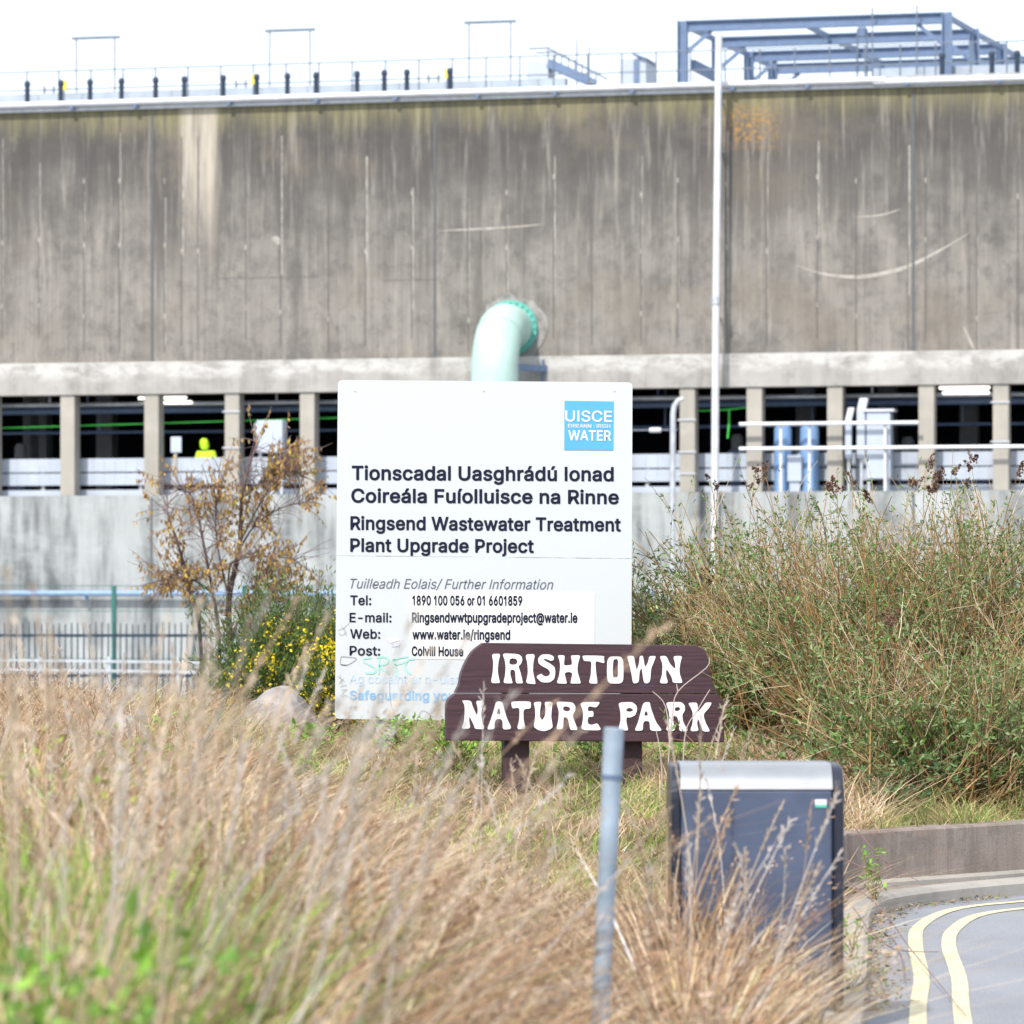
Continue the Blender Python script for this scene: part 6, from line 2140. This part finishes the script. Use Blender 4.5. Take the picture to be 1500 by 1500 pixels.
buddleia(2.0, 29.5, 1.82, 300, -.06, 'leftmost tall buddleia with bare tips, directly right of the white board', .4, heads=7)
buddleia(2.6, 27.6, 1.80, 340, .05, 'tall straw stemmed buddleia second from the white board', heads=6)
buddleia(3.4, 28.0, 1.84, 340, .14, 'tall buddleia third from the white board, arching right', heads=7)
buddleia(4.3, 28.6, 1.90, 300, .05, 'buddleia at the right edge of the photo, tallest part cut by the frame', heads=8)
buddleia(1.52, 29.6, 1.0, 190, .1, 'low sparse buddleia in the gap between the white board and the tall shrubs', .35, heads=5, wid=.2)
buddleia(2.75, 25.9, 1.05, 220, .15, 'low leafy buddleia directly above the retaining wall at the road bend', .6, heads=1)
buddleia(3.7, 26.5, 1.2, 220, .2, 'low leafy buddleia above the retaining wall near the right edge', .6, heads=2)
buddleia(5.2, 29.6, 1.85, 160, .05, 'buddleia beyond the right edge behind the retaining wall', heads=4)
buddleia(1.65, 28.95, 1.15, 260, .12, 'short twiggy buddleia behind the right hand end of the brown sign', .4, heads=2, wid=.25)


GORSE = [(.075, .13, .035), (.10, .17, .045), (.05, .09, .025), (.14, .20, .065)]


def gorse(x, Y, z0, w_, h, n, label, nf=60):
    t = thing('gorse_bush', label, 'bush', (x, Y, z0), 'gorse bushes with yellow flowers')
    m_ = n // 10
    p0 = np.stack([x + rng.normal(0, w_ * .15, m_), Y + rng.normal(0, w_ * .15, m_), np.full(m_, z0 - .03)], 1)
    d0 = np.stack([rng.normal(0, .7, m_), rng.normal(0, .6, m_), np.full(m_, 1.0)], 1)
    d0[:, 0] *= w_ / h
    P = curve_path(p0, d0, h * rng.uniform(.5, 1.1, m_), 7, np.full(m_, .03), .08)
    np_build('stems', [(*np_tubes(P, np.full((m_, 7), .008) * np.linspace(1.3, .4, 7)[None], 4), pick([(.13, .10, .06), (.18, .14, .08)], m_))], M_TWIG, t)
    q = n * 10
    pos, dr, i = sample_on(P, rng.beta(2.2, 1.1, q))
    pos = pos + rng.normal(0, .05, pos.shape) * h
    D = unit(dr * .6 + rng.normal(0, .6, (q, 3)) + np.array([0, 0, .4]))
    S = unit(np.cross(D, rng.normal(0, 1, (q, 3))))
    np_build('spines', [(*np_leaves(pos, D, S, rng.uniform(.035, .085, q), np.full(q, .013)), pick(GORSE, q, .25))], M_LEAF, t)
    # flowers in clusters on the tips
    tips = P[rng.integers(0, m_, nf), rng.integers(4, 7, nf)]
    C = (tips[:, None] + rng.normal(0, .045, (nf, 30, 3)) * np.array([1, 1, 1.4])).reshape(-1, 3) + np.array([0, -.04, .02])
    D = unit(rng.normal(0, 1, C.shape) + np.array([0, -.6, .4]))
    S = unit(np.cross(D, rng.normal(0, 1, C.shape)))
    np_build('flowers', [(*np_leaves(C, D, S, rng.uniform(.02, .04, len(C)), np.full(len(C), .024)), pick([(.80, .62, .02), (.85, .68, .04), (.70, .52, .02)], len(C), .1))], M_LEAF, t)
    return t


def gz(Y):
    return float(ground_z(-2.0, Y))


gorse(at(445, 0, 36).x, 36, gz(36), .62, 1.62, 3200, 'tall dark green gorse bush with yellow flowers left of the white board', 46)
gorse(at(368, 0, 35).x, 35, gz(35), .28, .95, 1500, 'lower gorse bush with yellow flowers at the foot of the brown leaved tree', 42)
gorse(at(484, 0, 30.5).x, 30.5, gz(30.5), .22, .62, 900, 'small gorse with bright yellow flowers at the lower left corner of the white board', 46)
gorse(at(968, 0, 33).x, 33, .3, .6, 1.55, 2000, 'gorse bush with yellow flowers showing right of the white board', 70)

for i, (px, Y, nn_, r_, hh_, wd_) in enumerate(((1300, 25.0, 150, .12, .22, 'first'), (1345, 25.4, 260, .20, .34, 'second'), (1400, 25.8, 300, .22, .40, 'third'), (1455, 26.2, 320, .22, .42, 'fourth'), (1510, 26.6, 300, .22, .45, 'fifth'))):
    weed(px, Y, nn_, r_, hh_, 'dark green leafy clump on the bank above the retaining wall, %s from the bin side' % wd_, .05, 'leafy clumps above the retaining wall', ((.07, .15, .05), (.11, .21, .07), (.16, .27, .09), (.06, .12, .05)))

# ------------------------------------------------------------------ brown leaved small tree
YT = 46.0
tx = at(340, 0, YT).x
tr = thing('alder_tree', 'small slender tree with brown and yellow hanging leaves at left before the wall', 'tree', (tx, YT, -.57))
pk = YT / F
zz = lambda y: EYE - (y - HZ) * pk
xx = lambda x_: (x_ - 750) * pk
main = [[(336, 1085), (337, 960), (334, 880), (350, 800), (356, 730), (365, 690), (378, 640)],
        [(322, 1085), (320, 940), (312, 870), (300, 800), (282, 730), (262, 715)],
        [(300, 1085), (292, 920), (278, 860), (265, 800), (250, 760), (243, 735)],
        [(334, 880), (336, 840), (345, 822), (370, 815), (420, 818), (455, 838)],
        [(350, 800), (375, 750), (400, 712), (425, 690), (445, 700)],
        [(356, 730), (390, 700), (420, 665)],
        [(334, 870), (318, 800), (316, 740), (330, 690)],
        [(350, 805), (372, 770), (410, 745), (450, 735)],
        [(336, 930), (365, 890), (395, 868), (430, 860)],
        [(312, 870), (285, 850), (262, 846), (240, 860)],
        [(337, 960), (350, 910), (380, 850), (400, 835)]]
b = MB()
br = []
for i, pth in enumerate(main):
    r0 = .045 if i == 0 else .028 if i < 3 else .014
    P = [Vector((xx(a), YT + random.uniform(-.2, .2) * (j > 1) + .12 * math.sin(j + i), zz(c))) for j, (a, c) in enumerate(pth)]
    P = [Vector(q) for q in catmull(P, 4)]
    n = len(P)
    b.tube(P, [r0 * (1 - .8 * j / (n - 1)) for j in range(n)], 7)
    idx = np.linspace(0, n - 1, 12).astype(int)
    br.append(np.array([P[j][:] for j in idx]))
b.build('trunk', plain('dark_alder_bark', (.085, .06, .055), .9, var=.3, scale=15), tr, smooth=True)
BP = np.array(br)
nt_ = 800
pos, dr, i = sample_on(BP, rng.uniform(.32, 1, nt_))
dd = unit(dr * .7 + rng.normal(0, .7, (nt_, 3)) + np.array([0, 0, .3]))
Q = curve_path(pos, dd, rng.uniform(.15, .6, nt_), 6, rng.uniform(0, .3, nt_), .10)
np_build('twigs', [(*np_tubes(Q, np.full((nt_, 6), .0045) * np.linspace(1.2, .5, 6)[None], 3), pick([(.20, .14, .13), (.26, .19, .17), (.17, .12, .13)], nt_))], M_TWIG, tr)
nl = 6800
pos, dr, i = sample_on(Q, rng.uniform(.25, 1, nl))
keep = (np.sin(pos[:, 0] * 5 + pos[:, 2] * 4) + np.sin(pos[:, 0] * 9 - pos[:, 2] * 6)) > -.75
pos, dr = pos[keep], dr[keep]
nl = len(pos)
D = unit(np.stack([rng.normal(0, .35, nl), rng.normal(0, .35, nl), np.full(nl, -1.0)], 1))
S = unit(np.cross(D, rng.normal(0, 1, (nl, 3))))
Ll = rng.uniform(.03, .07, nl)
np_build('leaves', [(*np_leaves(pos, D, S, Ll, Ll * .42), pick([(.44, .27, .08), (.50, .33, .10), (.33, .19, .10), (.40, .32, .08), (.32, .21, .16)], nl, .2))], M_LEAF, tr)

# bare bramble thicket between the tree and the palisade
xb_ = at(268, 0, 44).x
t = thing('bramble_thicket', 'bare brown bramble thicket below the small tree at left', 'shrub', (xb_, 44, -.57))
n = 170
p0 = np.stack([xb_ + rng.normal(0, .3, n), 44 + rng.normal(0, .3, n), np.full(n, -.6)], 1)
d0 = np.stack([rng.normal(0, .8, n), rng.normal(0, .6, n), np.ones(n)], 1)
P = curve_path(p0, d0, rng.uniform(.7, 1.9, n), 9, rng.uniform(.0, .45, n), .12)
pos, dr, i = sample_on(P, rng.uniform(.2, 1, 500))
Q = curve_path(pos, unit(dr + rng.normal(0, .8, (500, 3))), rng.uniform(.1, .4, 500), 4, np.full(500, .1), .15)
np_build('stems', [(*np_tubes(P, np.full((n, 9), .006) * np.linspace(1.2, .5, 9)[None], 3), pick([(.20, .12, .08), (.15, .10, .08), (.25, .17, .12)], n)),
                   (*np_tubes(Q, np.full((500, 4), .003), 3), pick([(.20, .12, .09), (.26, .17, .12)], 500))], M_TWIG, t)

# ------------------------------------------------------------------ boulder
def boulder(px, Y, w_, d_, h, label, seed):
    r_ = random.Random(seed)
    bm = bmesh.new()
    bmesh.ops.create_icosphere(bm, subdivisions=4, radius=1)
    off = [Vector((r_.uniform(-1, 1), r_.uniform(-1, 1), r_.uniform(-.3, 1))).normalized() for _ in range(14)]
    lim = [r_.uniform(.68, .95) for _ in off]
    from mathutils import noise
    x = at(px, 0, Y).x
    z0 = float(ground_z(x, Y))
    for v in bm.verts:
        for o_, l_ in zip(off, lim):
            dd_ = v.co.dot(o_)
            if dd_ > l_:
                v.co -= o_ * (dd_ - l_) * .85
        v.co += v.co.normalized() * noise.fractal(v.co * 2.5 + Vector((seed, 0, 0)), .8, 2, 5) * .05
        v.co = Vector((v.co.x * w_, v.co.y * d_, v.co.z * h))
    me = bpy.data.meshes.new('boulder')
    bm.to_mesh(me)
    bm.free()
    me.materials.append(plain('grey_rock', (.26, .24, .235), .9, var=.45, scale=7, bump=.8))
    me.polygons.foreach_set('use_smooth', [True] * len(me.polygons))
    o = bpy.data.objects.new('boulder', me)
    COL.objects.link(o)
    o.location = (x, Y, z0 + h * .25)
    return tag(o, label, 'boulder')


boulder(412, 30.0, .34, .3, .36, 'grey weathered boulder half hidden by grass below the gorse', 3)
boulder(175, 27.0, .38, .3, .26, 'pale boulder mostly hidden by blurred grass at left', 8)

# a few bare twigs reaching over the kerb and road, and one across the brown sign
t = thing('bramble_runner', 'thin bare bramble stems trailing over the kerb onto the road right of the bin', 'bramble', (1.62, 20.5, .1))
b = MB()
for pts in ([(1240, 1290, 21.5), (1290, 1330, 20.5), (1330, 1385, 19.5), (1375, 1440, 18), (1415, 1500, 16.8)],
            [(1250, 1330, 20.5), (1275, 1370, 19.6), (1282, 1420, 18.4), (1300, 1466, 17.4)],
            [(1270, 1370, 20), (1310, 1390, 19.9), (1375, 1397, 19.8)], [(1305, 1370, 20), (1320, 1400, 19.4), (1325, 1455, 18.2)],
            [(1250, 1210, 22.6), (1300, 1265, 22.4), (1345, 1290, 22.2)], [(1240, 1260, 22.4), (1290, 1280, 22.3), (1303, 1262, 22.3)]):
    P = []
    for a, c, Y in pts:
        q = at(a, c, Y)
        q.z = max(q.z, .02 if q.x > kerb_x(Y) else .12)
        P.append(q)
    P = catmull(P, 5)
    b.tube(P, [.0045 * (1 - .6 * i / (len(P) - 1)) for i in range(len(P))], 5)
b.build('stems', plain('bramble_bark', (.17, .10, .10), .8), t, smooth=True)
t = thing('bare_sapling', 'pale bare forked twig standing in front of the right end of the brown sign', 'sapling', (at(978, 0, 25.2).x, 25.2, .25))
b = MB()
for pts in ([(978, 1215), (979, 1120), (985, 1050), (993, 1013), (1035, 978), (1039, 962)], [(993, 1013), (991, 1002)], [(981, 1090), (975, 1035), (956, 1013)], [(1000, 1200), (1003, 1080), (1022, 1040), (1040, 1010)], [(972, 1200), (968, 1110), (961, 1070)]):
    P = catmull([at(a, c, 25.2) for a, c in pts], 4)
    b.tube(P, [.005 * (1 - .5 * i / (len(P) - 1)) for i in range(len(P))], 5)
b.build('stems', plain('pale_twig_bark', (.42, .34, .33), .8), t, smooth=True)
# dry leaf litter in the gutter
n = 700
Yl = rng.uniform(17, 23.6, n)
xl = kerb_x(Yl) + np.abs(rng.normal(0, .07, n)) + .01
C = np.stack([xl, Yl, np.full(n, .008) + rng.uniform(0, .012, n)], 1)
D = unit(np.stack([rng.normal(0, 1, n), rng.normal(0, 1, n), rng.normal(0, .25, n)], 1))
S = unit(np.cross(D, np.array([[0, 0, 1.0]]) + rng.normal(0, .3, (n, 3))))
o = np_build('leaf_litter', [(*np_leaves(C, D, S, rng.uniform(.015, .04, n), rng.uniform(.008, .018, n)), pick([(.22, .15, .1), (.3, .22, .15), (.14, .1, .08), (.18, .22, .08)], n))], M_TWIG)
tag(o, 'dead leaf litter gathered in the gutter along the kerb', 'leaf litter', kind='stuff')
